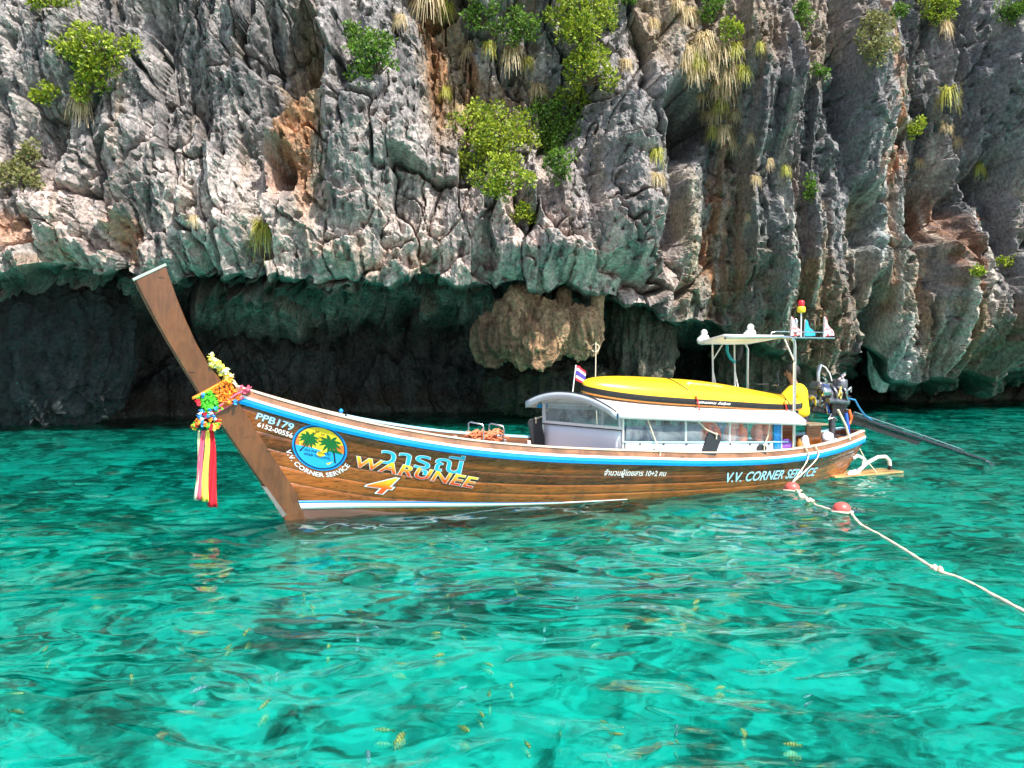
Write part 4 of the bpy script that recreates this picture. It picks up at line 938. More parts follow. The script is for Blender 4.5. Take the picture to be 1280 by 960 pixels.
# white lamps on the canopy
for px, py, w0, lab in ((880, 424, -0.55, 'white rounded lamp clamped on the canopy corner over the cabin roof'), (938, 414, 0.45, 'white rounded lamp standing in the middle of the canopy')):
    s, z = plane(px, 430 if w0 < 0 else 421, w0); z = 2.54 if w0 < 0 else 2.60
    F_ = boat_thing('canopy_lamp', lab, 'lamp', s, w0, z, 'white lamps on the canopy'); o = org(F_)
    mb = MB(); mb.lathe([(0.05, 0), (0.085, 0.02), (0.095, 0.06), (0.075, 0.11)], L(s, w0, z), 12); mb.ball(L(s - 0.09, w0, z + 0.02), 0.06, 8); mb.build('body', M['pvc'], F_, org=o)
    mb = MB(); mb.ball(L(s + 0.0, w0, z + 0.15), 0.06, 10, sc=(1, 1, 1.15)); mb.build('dome', M['white'], F_, org=o)
# hanging things under the canopy
mb = MB(); mb.tube([L(8.02, -0.60, 2.50), L(8.03, -0.60, 2.34), L(8.10, -0.59, 2.22), L(8.19, -0.58, 2.16)], 0.035, 8, sq=0.6); boat_single(mb, 'teal_hose', M['teal'], 'short curved teal hose hanging under the white canopy', 'hose', 8.02, -0.6, 2.16)
mb = MB(); mb.tube([L(8.36, -0.62, 2.49), L(8.34, -0.62, 2.36), L(8.30, -0.62, 2.24), L(8.28, -0.62, 2.18)], lambda t: 0.03 + 0.03 * math.sin(3 * t), 8); boat_single(mb, 'black_pouch', M['dark'], 'narrow black pouch hanging from the canopy beside the pole', 'pouch', 8.3, -0.62, 2.18)

# orange rope bundle on the far rail
mb = MB(); rr = random.Random(3)
for k in range(26):
    a = 2.98 + 0.62 * rr.random(); pts = []; ln = 0.18 + 0.25 * rr.random(); dz = 0.02 * rr.random()
    for i in range(9):
        t = i / 8; s = a + (t - 0.5) * ln * 2 * 0.7; s = min(max(s, 2.86), 3.72)
        pts.append(L(s, -float(wg_f(3.3)) + 0.055 + 0.05 * math.sin(k + 5 * t) + 0.02 * rr.random(), 0.905 + 0.085 * math.sin(math.pi * t + k) * (0.6 + 0.4 * rr.random()) + 0.10 * rr.random()))
    mb.tube(pts, 0.015, 5)
boat_single(mb, 'rope_bundle', M['orope'], 'tangled orange rope draped over the far rail between two steel loops', 'rope', 3.3, -0.75, 0.9)

# life jackets inside the cabin
def life_jacket(s, w, z, rot, lab):
    J = boat_thing('life_jacket', lab, 'life jacket', s, w, z, 'orange life jackets in the cabin'); J.rotation_euler = (0, 0, TH + rot)
    for sx in (-1, 1):
        mb = MB(); mb.ball((sx * 0.10, -0.05, 0.15), 0.10, 10, sc=(0.95, 0.55, 1.7)); mb.build('front_panel', M['orange'], J)
    mb = MB(); mb.ball((0, 0.05, 0.17), 0.2, 10, sc=(0.95, 0.32, 0.95)); mb.build('back_panel', M['orange'], J)
    mb = MB(); mb.tube([(-0.09, -0.03, 0.30), (-0.11, 0.04, 0.36), (0, 0.08, 0.38), (0.11, 0.04, 0.36), (0.09, -0.03, 0.30)], 0.04, 8); mb.build('collar', M['orange'], J)
    mb = MB(); mb.tube([(-0.2, -0.06, 0.14), (0, -0.115, 0.14), (0.2, -0.06, 0.14)], 0.014, 6, sq=0.5); mb.build('belt', M['dark'], J)
for px, rot, lab in ((886, 0.2, 'orange life jacket behind the vinyl window above the large black slab'), (917, -0.3, 'orange life jacket between two others behind the vinyl window'), (949, 0.1, 'orange life jacket behind the vinyl window nearest the blue door')):
    s, z = plane(px, 545, 0.62); life_jacket(s, 0.66, 0.80, rot, lab)
for k, px in enumerate((808, 826, 845, 862)):
    s, z = plane(px, 520, -0.6)
    mb = cloth_grid(lambda a, b: L(s + 0.20 * a, -0.62 + 0.03 * math.sin(8 * a + k), 1.36 - 0.33 * b), 6, 4, 1); boat_single(mb, 'hanging_cloth', M['plum'] if k % 2 == 0 else M['shorts'], ['dark plum cloth hung inside the cabin nearest its front window', 'dark navy cloth hung between two plum cloths inside the cabin', 'dark plum cloth hung between two navy cloths inside the cabin', 'dark navy cloth hung inside the cabin next to the life jackets'][k], 'cloth', s, -0.62, 1.03, 'cloths hung inside the cabin', recalc=False)

# stern seat, engine and tail
mb = MB(); mb.box(L(9.16, 0.06, 1.045), (0.46, 0.90, 0.035)); mb.build('stern_seat', M['oldwood'], BOAT, bevel=0.006)
for w in (-0.30, 0.34):
    mb = MB(); mb.box(L(9.20, w, 0.74), (0.34, 0.03, 0.58)); mb.build('seat_support', M['hull'], BOAT)
mb = MB(); mb.box(L(8.80, 0.0, 0.555), (0.46, 1.05, 0.03)); mb.build('footrest', M['oldwood'], BOAT, bevel=0.006)
E_ = boat_thing('longtail_engine', 'greasy silver engine on the stern with a long black propeller shaft', 'engine', 9.98, 0.0, 0.75); o = org(E_)
def ep(name, mb, mat, bevel=0): return mb.build(name, M[mat] if isinstance(mat, str) else mat, E_, org=o, bevel=bevel)
mb = MB(); mb.tube([L(10.0, 0, 0.70), L(10.0, 0, 1.16)], 0.06, 10); mb.lathe([(0.13, 0), (0.13, 0.03), (0.08, 0.05)], L(10.0, 0, 0.70), 12); ep('pivot_post', mb, 'grime')
for w in (-0.15, 0.15):
    mb = MB(); mb.bar(L(9.35, w, 1.30), L(10.45, w, 1.14), 0.045, 0.07); ep('engine_bed', mb, 'black', 0.004)
mb = MB(); mb.box(L(9.80, 0, 1.46), (0.52, 0.34, 0.34), Matrix.Rotation(R(7), 3, 'Y')); ep('engine_block', mb, 'grime', 0.03)
mb = MB(); mb.box(L(9.80, 0, 1.70), (0.50, 0.26, 0.15), Matrix.Rotation(R(7), 3, 'Y')); ep('valve_cover', mb, 'grime', 0.04)
for k in range(6):
    mb = MB(); mb.box(L(9.60 + 0.08 * k, 0, 1.785 - 0.008 * k), (0.025, 0.22, 0.025)); ep('cover_rib', mb, 'steel', 0.004)
for k in range(4):
    s = 9.62 + 0.12 * k; mb = MB(); mb.tube([L(s, 0.13, 1.66), L(s + 0.02, 0.25, 1.70), L(s + 0.05, 0.30, 1.60), L(s + 0.06, 0.29, 1.48)], 0.032, 8); ep('manifold_pipe', mb, 'grime')
mb = MB(); mb.tube([L(9.58, 0.29, 1.46), L(10.08, 0.29, 1.42)], 0.055, 10); ep('manifold', mb, 'grime')
mb = MB(); mb.lathe([(0.02, -0.03), (0.14, -0.03), (0.15, -0.015), (0.11, 0), (0.15, 0.015), (0.14, 0.03), (0.02, 0.03)], L(9.50, 0, 1.42), 20, axis=(1, 0, 0)); ep('flywheel', mb, 'steel')
mb = MB(); mb.lathe([(0.02, -0.09), (0.095, -0.09), (0.10, -0.06), (0.10, 0.06), (0.085, 0.09), (0.02, 0.10)], L(9.56, 0.24, 1.62), 16, axis=(1, 0, 0)); ep('alternator', mb, 'steel')
mb = MB(); mb.lathe([(0.02, -0.02), (0.06, -0.02), (0.045, 0), (0.06, 0.02), (0.02, 0.02)], L(9.46, 0.24, 1.62), 14, axis=(1, 0, 0)); ep('pulley', mb, 'black')
mb = MB(); mb.lathe([(0.03, -0.10), (0.12, -0.10), (0.13, -0.07), (0.13, 0.07), (0.12, 0.10), (0.03, 0.10)], L(10.02, 0.16, 1.74), 16); ep('air_filter', mb, 'grime')
mb = MB(); mb.tube([L(9.70, -0.05, 1.76), L(9.69, -0.05, 1.95), L(9.73, -0.05, 2.07), L(9.76, -0.05, 2.11)], 0.036, 9); ep('exhaust_pipe', mb, 'steel')
mb = MB(); mb.tube([L(9.76, -0.05, 2.11), L(9.84, -0.02, 2.06), L(9.90, 0.02, 1.95), L(9.93, 0.05, 1.80)], 0.012, 6); ep('breather_hose', mb, 'pvc')
mb = MB(); mb.tube([L(9.98, 0.1, 1.78), L(10.15, 0.1, 1.90), L(10.20, 0.1, 1.93)], 0.024, 7); ep('tiller_grip', mb, plain('pink_grip', (0.65, 0.42, 0.40), 0.6))
mb = MB(); mb.box(L(9.90, 0.22, 1.30), (0.34, 0.10, 0.20)); mb.lathe([(0.06, -0.14), (0.07, 0.10), (0.03, 0.14)], L(10.02, 0.20, 1.36), 10, axis=(1, 0, 0.1)); ep('gearbox', mb, 'black', 0.015)
rr = random.Random(5); wires = [plain('yellow_cord', (0.75, 0.5, 0.12), 0.6), plain('black_cable', (0.01, 0.01, 0.012), 0.5), M['orope'], M['steel'], M['bluehose']]
for k in range(16):
    p0 = Vector(L(9.5 + 0.55 * rr.random(), 0.12 + 0.2 * rr.random(), 1.35 + 0.4 * rr.random())); pts = [p0]
    for i in range(5): pts.append(pts[-1] + Vector((rr.uniform(-0.12, 0.13), rr.uniform(-0.05, 0.05), rr.uniform(-0.15, 0.11))))
    mb = MB(); mb.tube(pts, 0.011 + 0.008 * rr.random(), 6); ep('cable', mb, wires[[1, 3, 0, 3, 2, 3, 1, 4][k % 8]])
mb = MB(); mb.tube([L(10.02, 0.30, 1.50), L(10.22, 0.32, 1.46), L(10.36, 0.30, 1.30), L(10.6, 0.2, 1.16), L(10.9, 0.1, 1.05)], 0.018, 7); ep('water_hose', mb, plain('light_blue_hose', (0.03, 0.22, 0.45), 0.4))
mb = MB(); mb.tube([L(10.30, 0, 1.19), L(11.2, 0, 0.93), L(12.4, 0, 0.60), L(13.5, 0, 0.295), L(14.25, 0, 0.09)], lambda t: 0.062 - 0.024 * t, 12); ep('shaft_tube', mb, 'black')
mb = MB(); mb.tube([L(10.55, 0.0, 1.205), L(12.2, 0, 0.745), L(13.6, 0, 0.34)], 0.014, 6); ep('shaft_guy', mb, 'steel')
mb = MB(); mb.prism([L(10.3, -0.012, 1.15), L(10.5, -0.012, 0.98), L(12.25, -0.012, 0.50), L(12.42, -0.012, 0.585)], (0, -0.024, 0)); ep('guard_fin', mb, 'black')
mb = MB(); mb.tube([L(14.2, 0, 0.10), L(14.42, 0, 0.03)], 0.03, 8)
for k in range(2):
    a = math.pi * k + 0.5; c = Vector(L(14.40, 0, 0.035)); mb.prism([c + Vector((0.02, 0.02 * math.cos(a), 0.02 * math.sin(a))), c + Vector((-0.03, 0.09 * math.cos(a + 0.4), 0.09 * math.sin(a + 0.4))), c + Vector((0.0, 0.14 * math.cos(a), 0.14 * math.sin(a))), c + Vector((0.03, 0.09 * math.cos(a - 0.4), 0.09 * math.sin(a - 0.4)))], (0.006, 0, 0))
ep('propeller', mb, 'grime')
mb = MB(); mb.tube([L(9.98, 0.34, 1.22), L(10.0, 0.37, 1.0), L(10.02, 0.37, 0.80), L(10.12, 0.34, 0.74), L(10.30, 0.20, 0.765), L(10.42, 0.0, 0.77)], 0.032, 8); boat_single(mb, 'blue_hose', M['bluehose'], 'thick dark blue hose curling from the engine onto the stern deck', 'hose', 10.1, 0.34, 0.74)
mb = MB(); mb.tube([L(10.10, 0.30, 1.28), L(10.12, 0.33, 1.12), L(10.10, 0.30, 1.0), L(10.14, 0.34, 1.16), L(10.08, 0.33, 1.02)], 0.028, 7); boat_single(mb, 'orange_rag', M['orange'], 'bright orange rag hanging below the engine', 'rag', 10.1, 0.32, 1.0)
mb = MB(); mb.tube([L(9.70, 0.42, 1.30), L(9.85, 0.47, 1.0), L(9.98, 0.44, 0.74)], 0.022, 7); boat_single(mb, 'wooden_prop', M['rope'], 'pale wooden stick propped between engine and stern deck', 'stick', 9.98, 0.44, 0.74)
def lump(name, mat, lab, cat, s, w, z, r, sc, seed):
    mb = MB(); rr = random.Random(seed); mb.ball(L(s, w, z + r * sc[2] * 0.95), r, 14, sc=sc)
    mb.v = [(x + rr.uniform(-1, 1) * r * 0.13, y + rr.uniform(-1, 1) * r * 0.13, max(zz + rr.uniform(-1, 1) * r * 0.13, z)) for x, y, zz in mb.v]
    return boat_single(mb, name, mat, lab, cat, s, w, z)
clearbag = plain('white_plastic_bag', (0.75, 0.78, 0.82), 0.35)
lump('plastic_bag', clearbag, 'crumpled white plastic bag on the stern deck beside the blue hose', 'bag', 9.52, 0.36, 0.69, 0.11, (1.2, 0.9, 0.95), 2)
lump('plastic_bag', clearbag, 'small crumpled white plastic bag beside the steel pole', 'bag', 8.95, 0.40, 0.572, 0.11, (0.8, 0.8, 1.3), 4)
lump('purple_bundle', M['purple'], 'folded purple cloth on the rail beside the blue door panel', 'cloth', 8.24, 0.66, 0.64, 0.13, (1.2, 0.6, 0.8), 6)
mb = MB(); mb.lathe([(0.05, 0), (0.055, 0.01), (0.055, 0.16), (0.025, 0.20), (0.025, 0.23)], L(8.80, 0.42, 0.572), 12); boat_single(mb, 'amber_bottle', plain('amber_plastic', (0.45, 0.20, 0.03), 0.25), 'amber bottle standing on the stern footrest', 'bottle', 8.8, 0.42, 0.572)

# ---------------------------------------------------------------- the boatman
def skin_mesh(name, V, E, rad, mat, parent, root=0, sub=2):
    me = bpy.data.meshes.new(name); me.from_pydata(V, E, []); ob = bpy.data.objects.new(name, me); COL.objects.link(ob)
    sk = ob.modifiers.new('skin', 'SKIN'); sk.use_smooth_shade = True
    if not me.skin_vertices: me.attributes
    sv = me.skin_vertices[0].data if me.skin_vertices else None
    for i, r_ in enumerate(rad): sv[i].radius = r_ if isinstance(r_, tuple) else (r_, r_)
    sv[root].use_root = True
    ss = ob.modifiers.new('sub', 'SUBSURF'); ss.levels = sub; ss.render_levels = sub
    dg = bpy.context.evaluated_depsgraph_get(); dg.update()
    m2 = bpy.data.meshes.new_from_object(ob.evaluated_get(dg)); bpy.data.objects.remove(ob)
    m2.materials.clear(); m2.materials.append(mat); m2.polygons.foreach_set('use_smooth', [True] * len(m2.polygons)); m2.name = name
    o2 = bpy.data.objects.new(name, m2); link(o2, parent); return o2
def person():
    P = boat_thing('person', 'person in a yellow T-shirt sitting on the stern seat facing the bow, seen from behind', 'person', 9.10, 0.12, 1.068); P.scale = (1.16, 1.16, 1.16)
    P.rotation_euler = (0, 0, TH + R(22))                  # local +y is the way the person faces
    V, E, Rr = [], [], []
    def v(p, r_): V.append(p); Rr.append(r_); return len(V) - 1
    def chain(start, pts):
        k = start
        for p, r_ in pts: n = v(p, r_); E.append((k, n)); k = n
        return k
    pel = v((0, 0.0, 0.11), (0.16, 0.125))
    chest = chain(pel, [((0, 0.03, 0.27), (0.14, 0.11)), ((0, 0.06, 0.42), (0.165, 0.115))])
    neckb = chain(chest, [((0, 0.085, 0.55), (0.10, 0.08)), ((0, 0.11, 0.62), 0.055)])
    jaw = chain(neckb, [((0, 0.135, 0.68), 0.062), ((0, 0.15, 0.745), (0.078, 0.088)), ((0, 0.135, 0.82), (0.082, 0.098)), ((0, 0.13, 0.875), (0.055, 0.065))])
    for sx in (-1, 1):
        sh = chain(chest, [((sx * 0.17, 0.06, 0.525), 0.07)])
        wr = chain(sh, [((sx * 0.245, 0.13, 0.40), 0.05), ((sx * 0.27, 0.19, 0.28), 0.043), ((sx * 0.20, 0.34, 0.24), 0.037), ((sx * 0.13, 0.45, 0.26), 0.028), ((sx * 0.115, 0.50, 0.265), 0.034)])
        hip = chain(pel, [((sx * 0.10, 0.06, 0.09), 0.10)])
        chain(hip, [((sx * 0.14, 0.26, 0.10), 0.085), ((sx * 0.16, 0.43, 0.09), 0.065), ((sx * 0.155, 0.43, -0.12), 0.055), ((sx * 0.15, 0.41, -0.36), 0.038), ((sx * 0.15, 0.43, -0.425), 0.04), ((sx * 0.16, 0.54, -0.445), 0.034)])
    body = skin_mesh('body', V, E, Rr, M['skin'], P)
    for sx in (-1, 1):                                     # fingers rest loosely together
        for k, (dx, ln) in enumerate(((-0.028, 0.062), (-0.010, 0.072), (0.008, 0.068), (0.026, 0.052))):
            b = Vector((sx * 0.115 + dx, 0.515, 0.265)); 
            skin_mesh('finger', [tuple(b), tuple(b + Vector((0, ln * 0.5, 0.006))), tuple(b + Vector((0, ln * 0.85, -0.012))), tuple(b + Vector((0, ln * 0.95, -0.034)))], [(0, 1), (1, 2), (2, 3)], [0.009, 0.009, 0.0085, 0.007], M['skin'], body, 0, 1)
        b = Vector((sx * 0.115 - sx * 0.034, 0.485, 0.268))
        skin_mesh('thumb', [tuple(b), tuple(b + Vector((-sx * 0.022, 0.025, 0.01))), tuple(b + Vector((-sx * 0.026, 0.052, 0.004)))], [(0, 1), (1, 2)], [0.011, 0.010, 0.008], M['skin'], body, 0, 1)
        mb = MB(); mb.ball((sx * 0.086, 0.130, 0.765), 0.032, 8, sc=(0.4, 0.75, 1.1)); mb.build('ear', M['skin'], body)
    mb = MB(); mb.ball((0, 0.252, 0.75), 0.020, 8, sc=(0.8, 1.1, 1.5)); mb.build('nose', M['skin'], body)
    for sx in (-1, 1): mb = MB(); mb.ball((sx * 0.034, 0.228, 0.785), 0.013, 8, sc=(1.2, 0.6, 0.7)); mb.build('eye', M['dark'], body)
    mb = MB(); mb.ball((0, 0.228, 0.70), 0.018, 8, sc=(1.5, 0.5, 0.45)); mb.build('mouth', plain('lips', (0.32, 0.10, 0.08), 0.5), body)
    # hair: cap over crown and back of the head
    mb = MB(); rings = []
    for i in range(9):
        el = R(-28 + 118 * i / 8); ring = []
        for k in range(20):
            az = 2 * math.pi * k / 20; front = max(math.sin(az), 0)
            e2 = max(el, R(-28) + R(62) * front ** 0.7) if i < 8 else el
            rr_ = 0.106 + 0.006 * math.sin(7 * az + 3 * i)
            ring.append(Vector((math.cos(az) * math.cos(e2) * rr_ * 0.94, math.sin(az) * math.cos(e2) * rr_ * 1.10 + 0.128, math.sin(e2) * rr_ * 1.15 + 0.805)))
        rings.append(ring)
    mb.loft(rings, 0, True); mb.build('hair', M['hair'], P)
    V, E, Rr = [], [], []
    pel = v((0, -0.005, 0.06), (0.185, 0.155))
    chest = chain(pel, [((0, 0.0, 0.18), (0.18, 0.150)), ((0, 0.025, 0.32), (0.18, 0.145)), ((0, 0.06, 0.45), (0.19, 0.14))])
    chain(chest, [((0, 0.085, 0.555), (0.135, 0.10)), ((0, 0.10, 0.60), (0.08, 0.072))])
    for sx in (-1, 1): chain(chest, [((sx * 0.17, 0.062, 0.515), 0.098), ((sx * 0.25, 0.13, 0.40), 0.085), ((sx * 0.27, 0.17, 0.33), 0.083)])
    skin_mesh('shirt', V, E, Rr, M['shirt'], P)
    V, E, Rr = [], [], []
    pel = v((0, 0.0, 0.08), (0.175, 0.14))
    for sx in (-1, 1): chain(pel, [((sx * 0.11, 0.08, 0.09), 0.115), ((sx * 0.145, 0.26, 0.10), 0.105), ((sx * 0.16, 0.40, 0.095), 0.095)])
    skin_mesh('shorts', V, E, Rr, M['shorts'], P)
person()

# ---------------------------------------------------------------- flower garland on the prow
def garland():
    s0, z0 = plane(272, 490, 0.1)
    G = boat_thing('prow_garland', 'colourful flower garland with hanging pink, yellow and red ribbons tied round the prow', 'garland', s0, 0.10, z0); o = org(G); rr = random.Random(9)
    cols = {'yellow': (0.92, 0.78, 0.10), 'cream': (0.88, 0.86, 0.55), 'orange': (0.92, 0.28, 0.02), 'green': (0.12, 0.70, 0.04), 'pink': (0.80, 0.12, 0.20), 'red': (0.60, 0.01, 0.025), 'blue': (0.03, 0.30, 0.75), 'white': (0.85, 0.85, 0.85)}
    ms = {k: plain('petal_' + k, c, 0.7, var=0.2, scale=30, bump=0.3) for k, c in cols.items()}
    def blossom(mb, c, r, m=0):
        c = Vector(c)
        for i in range(7):
            d = Vector((rr.gauss(0, 1), rr.gauss(0, 1), rr.gauss(0, 1))).normalized()
            q = d.to_track_quat('Z', 'Y').to_matrix()
            mb.prism([c + q @ Vector(p) for p in ((0, 0, 0), (r * 0.5, 0, r * 0.6), (r * 0.25, 0, r * 1.1), (-r * 0.25, 0, r * 1.1), (-r * 0.5, 0, r * 0.6))], q @ Vector((0, r * 0.16, 0)), m)
        mb.ball(c, r * 0.62, 6, m)
    # yellow blossoms climbing the inner edge
    path = [plane(264, 447, 0.06), plane(268, 455, 0.06), plane(275, 460, 0.06), plane(280, 467, 0.06), plane(289, 476, 0.06)]
    mb = MB()
    for i in range(16):
        t = i / 15 * 3.999; k = int(t); f = t - k; s = path[k][0] * (1 - f) + path[k + 1][0] * f; z = path[k][1] * (1 - f) + path[k + 1][1] * f
        blossom(mb, L(s + rr.uniform(-0.03, 0.03), 0.05 + rr.uniform(-0.05, 0.07), z + rr.uniform(-0.03, 0.03)), 0.055)
    mb.build('yellow_blossoms', ms['yellow'], G, org=o, recalc=False)
    mb = MB()
    for i in range(14):
        t = i / 13 * 3.999; k = int(t); f = t - k; s = path[k][0] * (1 - f) + path[k + 1][0] * f; z = path[k][1] * (1 - f) + path[k + 1][1] * f
        blossom(mb, L(s + rr.uniform(-0.05, 0.05), 0.08 + rr.uniform(-0.03, 0.07), z + rr.uniform(-0.04, 0.05)), 0.04)
    mb.build('cream_blossoms', ms['cream'], G, org=o, recalc=False)
    # the woven band round the board: from upper right to lower left
    A = Vector(plane(297, 484, 0.1)); Bq = Vector(plane(250, 510, 0.1))
    dirv = (Bq - A); ln = dirv.length; dirv.normalize(); nor = Vector((dirv.y, -dirv.x))
    for name, f0, f1, mat in (('orange_blossoms', 0.08, 0.56, 'orange'), ('green_blossoms', 0.56, 0.95, 'green')):
        mb = MB()
        for i in range(8):
            for j in range(7):
                f = f0 + (f1 - f0) * (i + 0.5) / 8; g = (j / 6 - 0.5) * 0.25; p = A + dirv * ln * f + nor * g
                for w in (0.10, -0.10): blossom(mb, L(p.x + rr.uniform(-.02, .02), w + (0.035 if w > 0 else -0.035) * rr.random(), p.y + rr.uniform(-.02, .02)), rr.uniform(0.024, 0.036))
        mb.build(name, ms[mat], G, org=o, recalc=False)
    for g in (-0.15, 0.15):
        mb = MB(); pts = []
        for f in np.linspace(0.0, 1.0, 8): p = A + dirv * ln * f + nor * g; pts.append(L(p.x, 0.105, p.y))
        mb.tube(pts, 0.020, 7); pts2 = [(x, -y, z) for x, y, z in pts]; mb.tube(pts2, 0.020, 7); mb.tube([pts[0], pts2[0]], 0.02, 7); mb.tube([pts[-1], pts2[-1]], 0.02, 7)
        mb.build('ribbon_edging', ms['pink'] if g < 0 else ms['orange'], G, org=o)
    for px, py, r_, c in ((310, 487, 0.055, 'pink'), (302, 484, 0.03, 'pink'), (306, 489, 0.04, 'pink'), (286, 503, 0.055, 'orange'), (294, 503, 0.04, 'blue'), (248, 504, 0.05, 'red'), (254, 494, 0.035, 'blue'), (252, 513, 0.035, 'blue'), (262, 512, 0.035, 'blue'), (269, 511, 0.035, 'blue')):
        s, z = plane(px, py, 0.14); mb = MB(); blossom(mb, L(s, 0.15, z), r_); mb.build('pompom', ms[c], G, org=o, recalc=False)
    mb = MB(); mb.tube([L(*((lambda q: (q[0], 0.14, q[1]))(plane(px, py, 0.14)))) for px, py in ((274, 508), (284, 501), (295, 493), (308, 487))], 0.016, 6); mb.build('bow_ribbon', ms['pink'], G, org=o)
    # ring of pompoms
    sc_, zc_ = plane(258, 531, 0.16)
    for k in range(26):
        a = 2 * math.pi * k / 26; c = ('orange', 'red', 'green', 'orange', 'yellow', 'red', 'green', 'orange', 'blue')[k % 9]
        mb = MB(); blossom(mb, L(sc_ + 0.155 * math.cos(a), 0.17 + 0.12 * math.sin(a), zc_ + 0.03 * math.cos(a * 3)), 0.042); mb.build('pompom', ms[c], G, org=o, recalc=False)
    for k in range(18):
        a = 2 * math.pi * k / 18; t = (k % 3) / 3; c = ('white', 'blue', 'white', 'orange', 'blue', 'red')[k % 6]
        mb = MB(); blossom(mb, L(sc_ + (0.06 + 0.05 * (1 - t)) * math.cos(a), 0.16 + 0.08 * math.sin(a), zc_ + 0.07 + 0.12 * t), 0.034); mb.build('pompom', ms[c], G, org=o, recalc=False)
    # ribbons
    for px0, px1, pye, c, dw in ((250, 245.5, 624, 'cream', 0.0), (254, 249, 624, 'pink', 0.03), (258.5, 257, 626, 'yellow', 0.045), (264, 267, 633, 'red', 0.02)):
        w_ = 0.16 + dw; (sa, za), (sb, zb) = plane(px0, 538, w_), plane(px1, pye, w_)
        wid = {'cream': 0.05, 'pink': 0.085, 'yellow': 0.085, 'red': 0.11}[c]
        mb = cloth_grid(lambda a, b: L(sa + (sb - sa) * b + (a - 0.5) * wid * (0.55 + 0.5 * b) + 0.012 * math.sin(5 * b + px0), w_ + 0.028 * math.sin(8 * a + 5 * b) * (0.4 + 0.6 * b), za + (zb - za) * (b if a < 2 else b) - 0.02 * a * b), 7, 14, 1)
        ob = mb.build('ribbon', ms[c], G, org=o, recalc=False); sd = ob.modifiers.new('t', 'SOLIDIFY'); sd.thickness = 0.003
garland()

# ---------------------------------------------------------------- mooring line and floats
def wp(u, v, z=0.02): return at_z(u, v, z)
def buoy(u, v, r_, lab):
    p = wp(u, v, 0.0); mb = MB(); mb.ball((0, 0, 0.06), r_, 16, sc=(1.1, 1, 0.95))
    b = mb.build('mooring_float', M['buoy']); b.location = p; tag(b, lab, 'buoy', 'red mooring floats'); 
    mb = MB(); mb.tube([(-r_ * 1.2, 0, 0.03), (-r_ * 0.6, -r_ * 0.85, 0.04), (r_ * 0.3, -r_ * 1.0, 0.03), (r_ * 1.25, -r_ * 0.3, 0.03)], 0.018, 6); mb.build('float_lashing', M['rope'], b)
    return p
b1 = buoy(990, 615, 0.115, 'faded red float tied right against the hull under the service lettering')
b2 = buoy(1052, 642, 0.115, 'faded red float on the mooring line in open water')
def world_rope(pts, r_, name, label, jit=0.0, knots=()):
    pts = [Vector(p) for p in pts]; c = pts[0].copy(); out = []; rr = random.Random(len(pts))
    for i in range(len(pts) - 1):
        p0 = pts[max(i - 1, 0)]; p1 = pts[i]; p2 = pts[i + 1]; p3 = pts[min(i + 2, len(pts) - 1)]
        for k in range(8):
            t = k / 8; out.append(0.5 * ((2 * p1) + (p2 - p0) * t + (2 * p0 - 5 * p1 + 4 * p2 - p3) * t * t + (3 * p1 - p0 - 3 * p2 + p3) * t ** 3) + Vector((rr.uniform(-jit, jit), rr.uniform(-jit, jit), rr.uniform(-jit, jit) * 0.3)))
    out.append(pts[-1]); mb = MB(); n = len(out)
    for st in range(2):                                    # two strands laid round each other
        mb.tube([(p - c) + Vector((math.cos(i * 1.1 + math.pi * st), math.sin(i * 1.1 + math.pi * st), 0)) * r_ * 0.45 for i, p in enumerate(out)], r_ * 0.8, 6)
    o = mb.build(name, M['rope']); o.location = c; tag(o, label, 'rope'); 
    for kp in knots:
        mb = MB(); kp = Vector(kp) - c
        for k in range(9): mb.ball(kp + Vector((rr.uniform(-.05, .05), rr.uniform(-.05, .05), rr.uniform(-0.005, .03))), r_ * 1.5, 6)
        mb.build('knot', M['rope'], o)
    return o
world_rope([b1 + Vector((0.05, -0.05, 0.05)), wp(1008, 624), wp(1022, 632), b2 + Vector((-0.1, 0, 0.04))], 0.024, 'mooring_rope', 'frayed pale rope joining the two red floats', 0.02, [wp(1003, 622), wp(1012, 627)])
world_rope([b2 + Vector((0.1, -0.05, 0.04)), wp(1075, 655), wp(1100, 669), wp(1135, 690), wp(1170, 712, 0.03), wp(1200, 723), wp(1240, 743), wp(1285, 767), wp(1350, 800, 0.0), wp(1450, 850, -0.1)], 0.019, 'mooring_rope', 'long pale rope running over the water away from the outer float', 0.004, [wp(1170, 712, 0.03)])
for (u, v, lab) in ((1005, 569, 'thin taut line from the rail to the float, the one nearer the steel pole'), (1019, 569, 'thin taut line from the rail to the float, the one nearer the transom')):
    s, z = plane(u, v, 0.70); w = float(wg_f(s)); a = bw(s, w - 0.06, float(zg_f(s)) + 0.13); m = bw(s, w + 0.03, float(zg_f(s)) + 0.10); mm = bw(s, w + 0.06, float(zg_f(s)) - 0.1)
    world_rope([a, m, mm, b1 + Vector((0.0, 0, 0.15))], 0.011, 'mooring_line', lab)
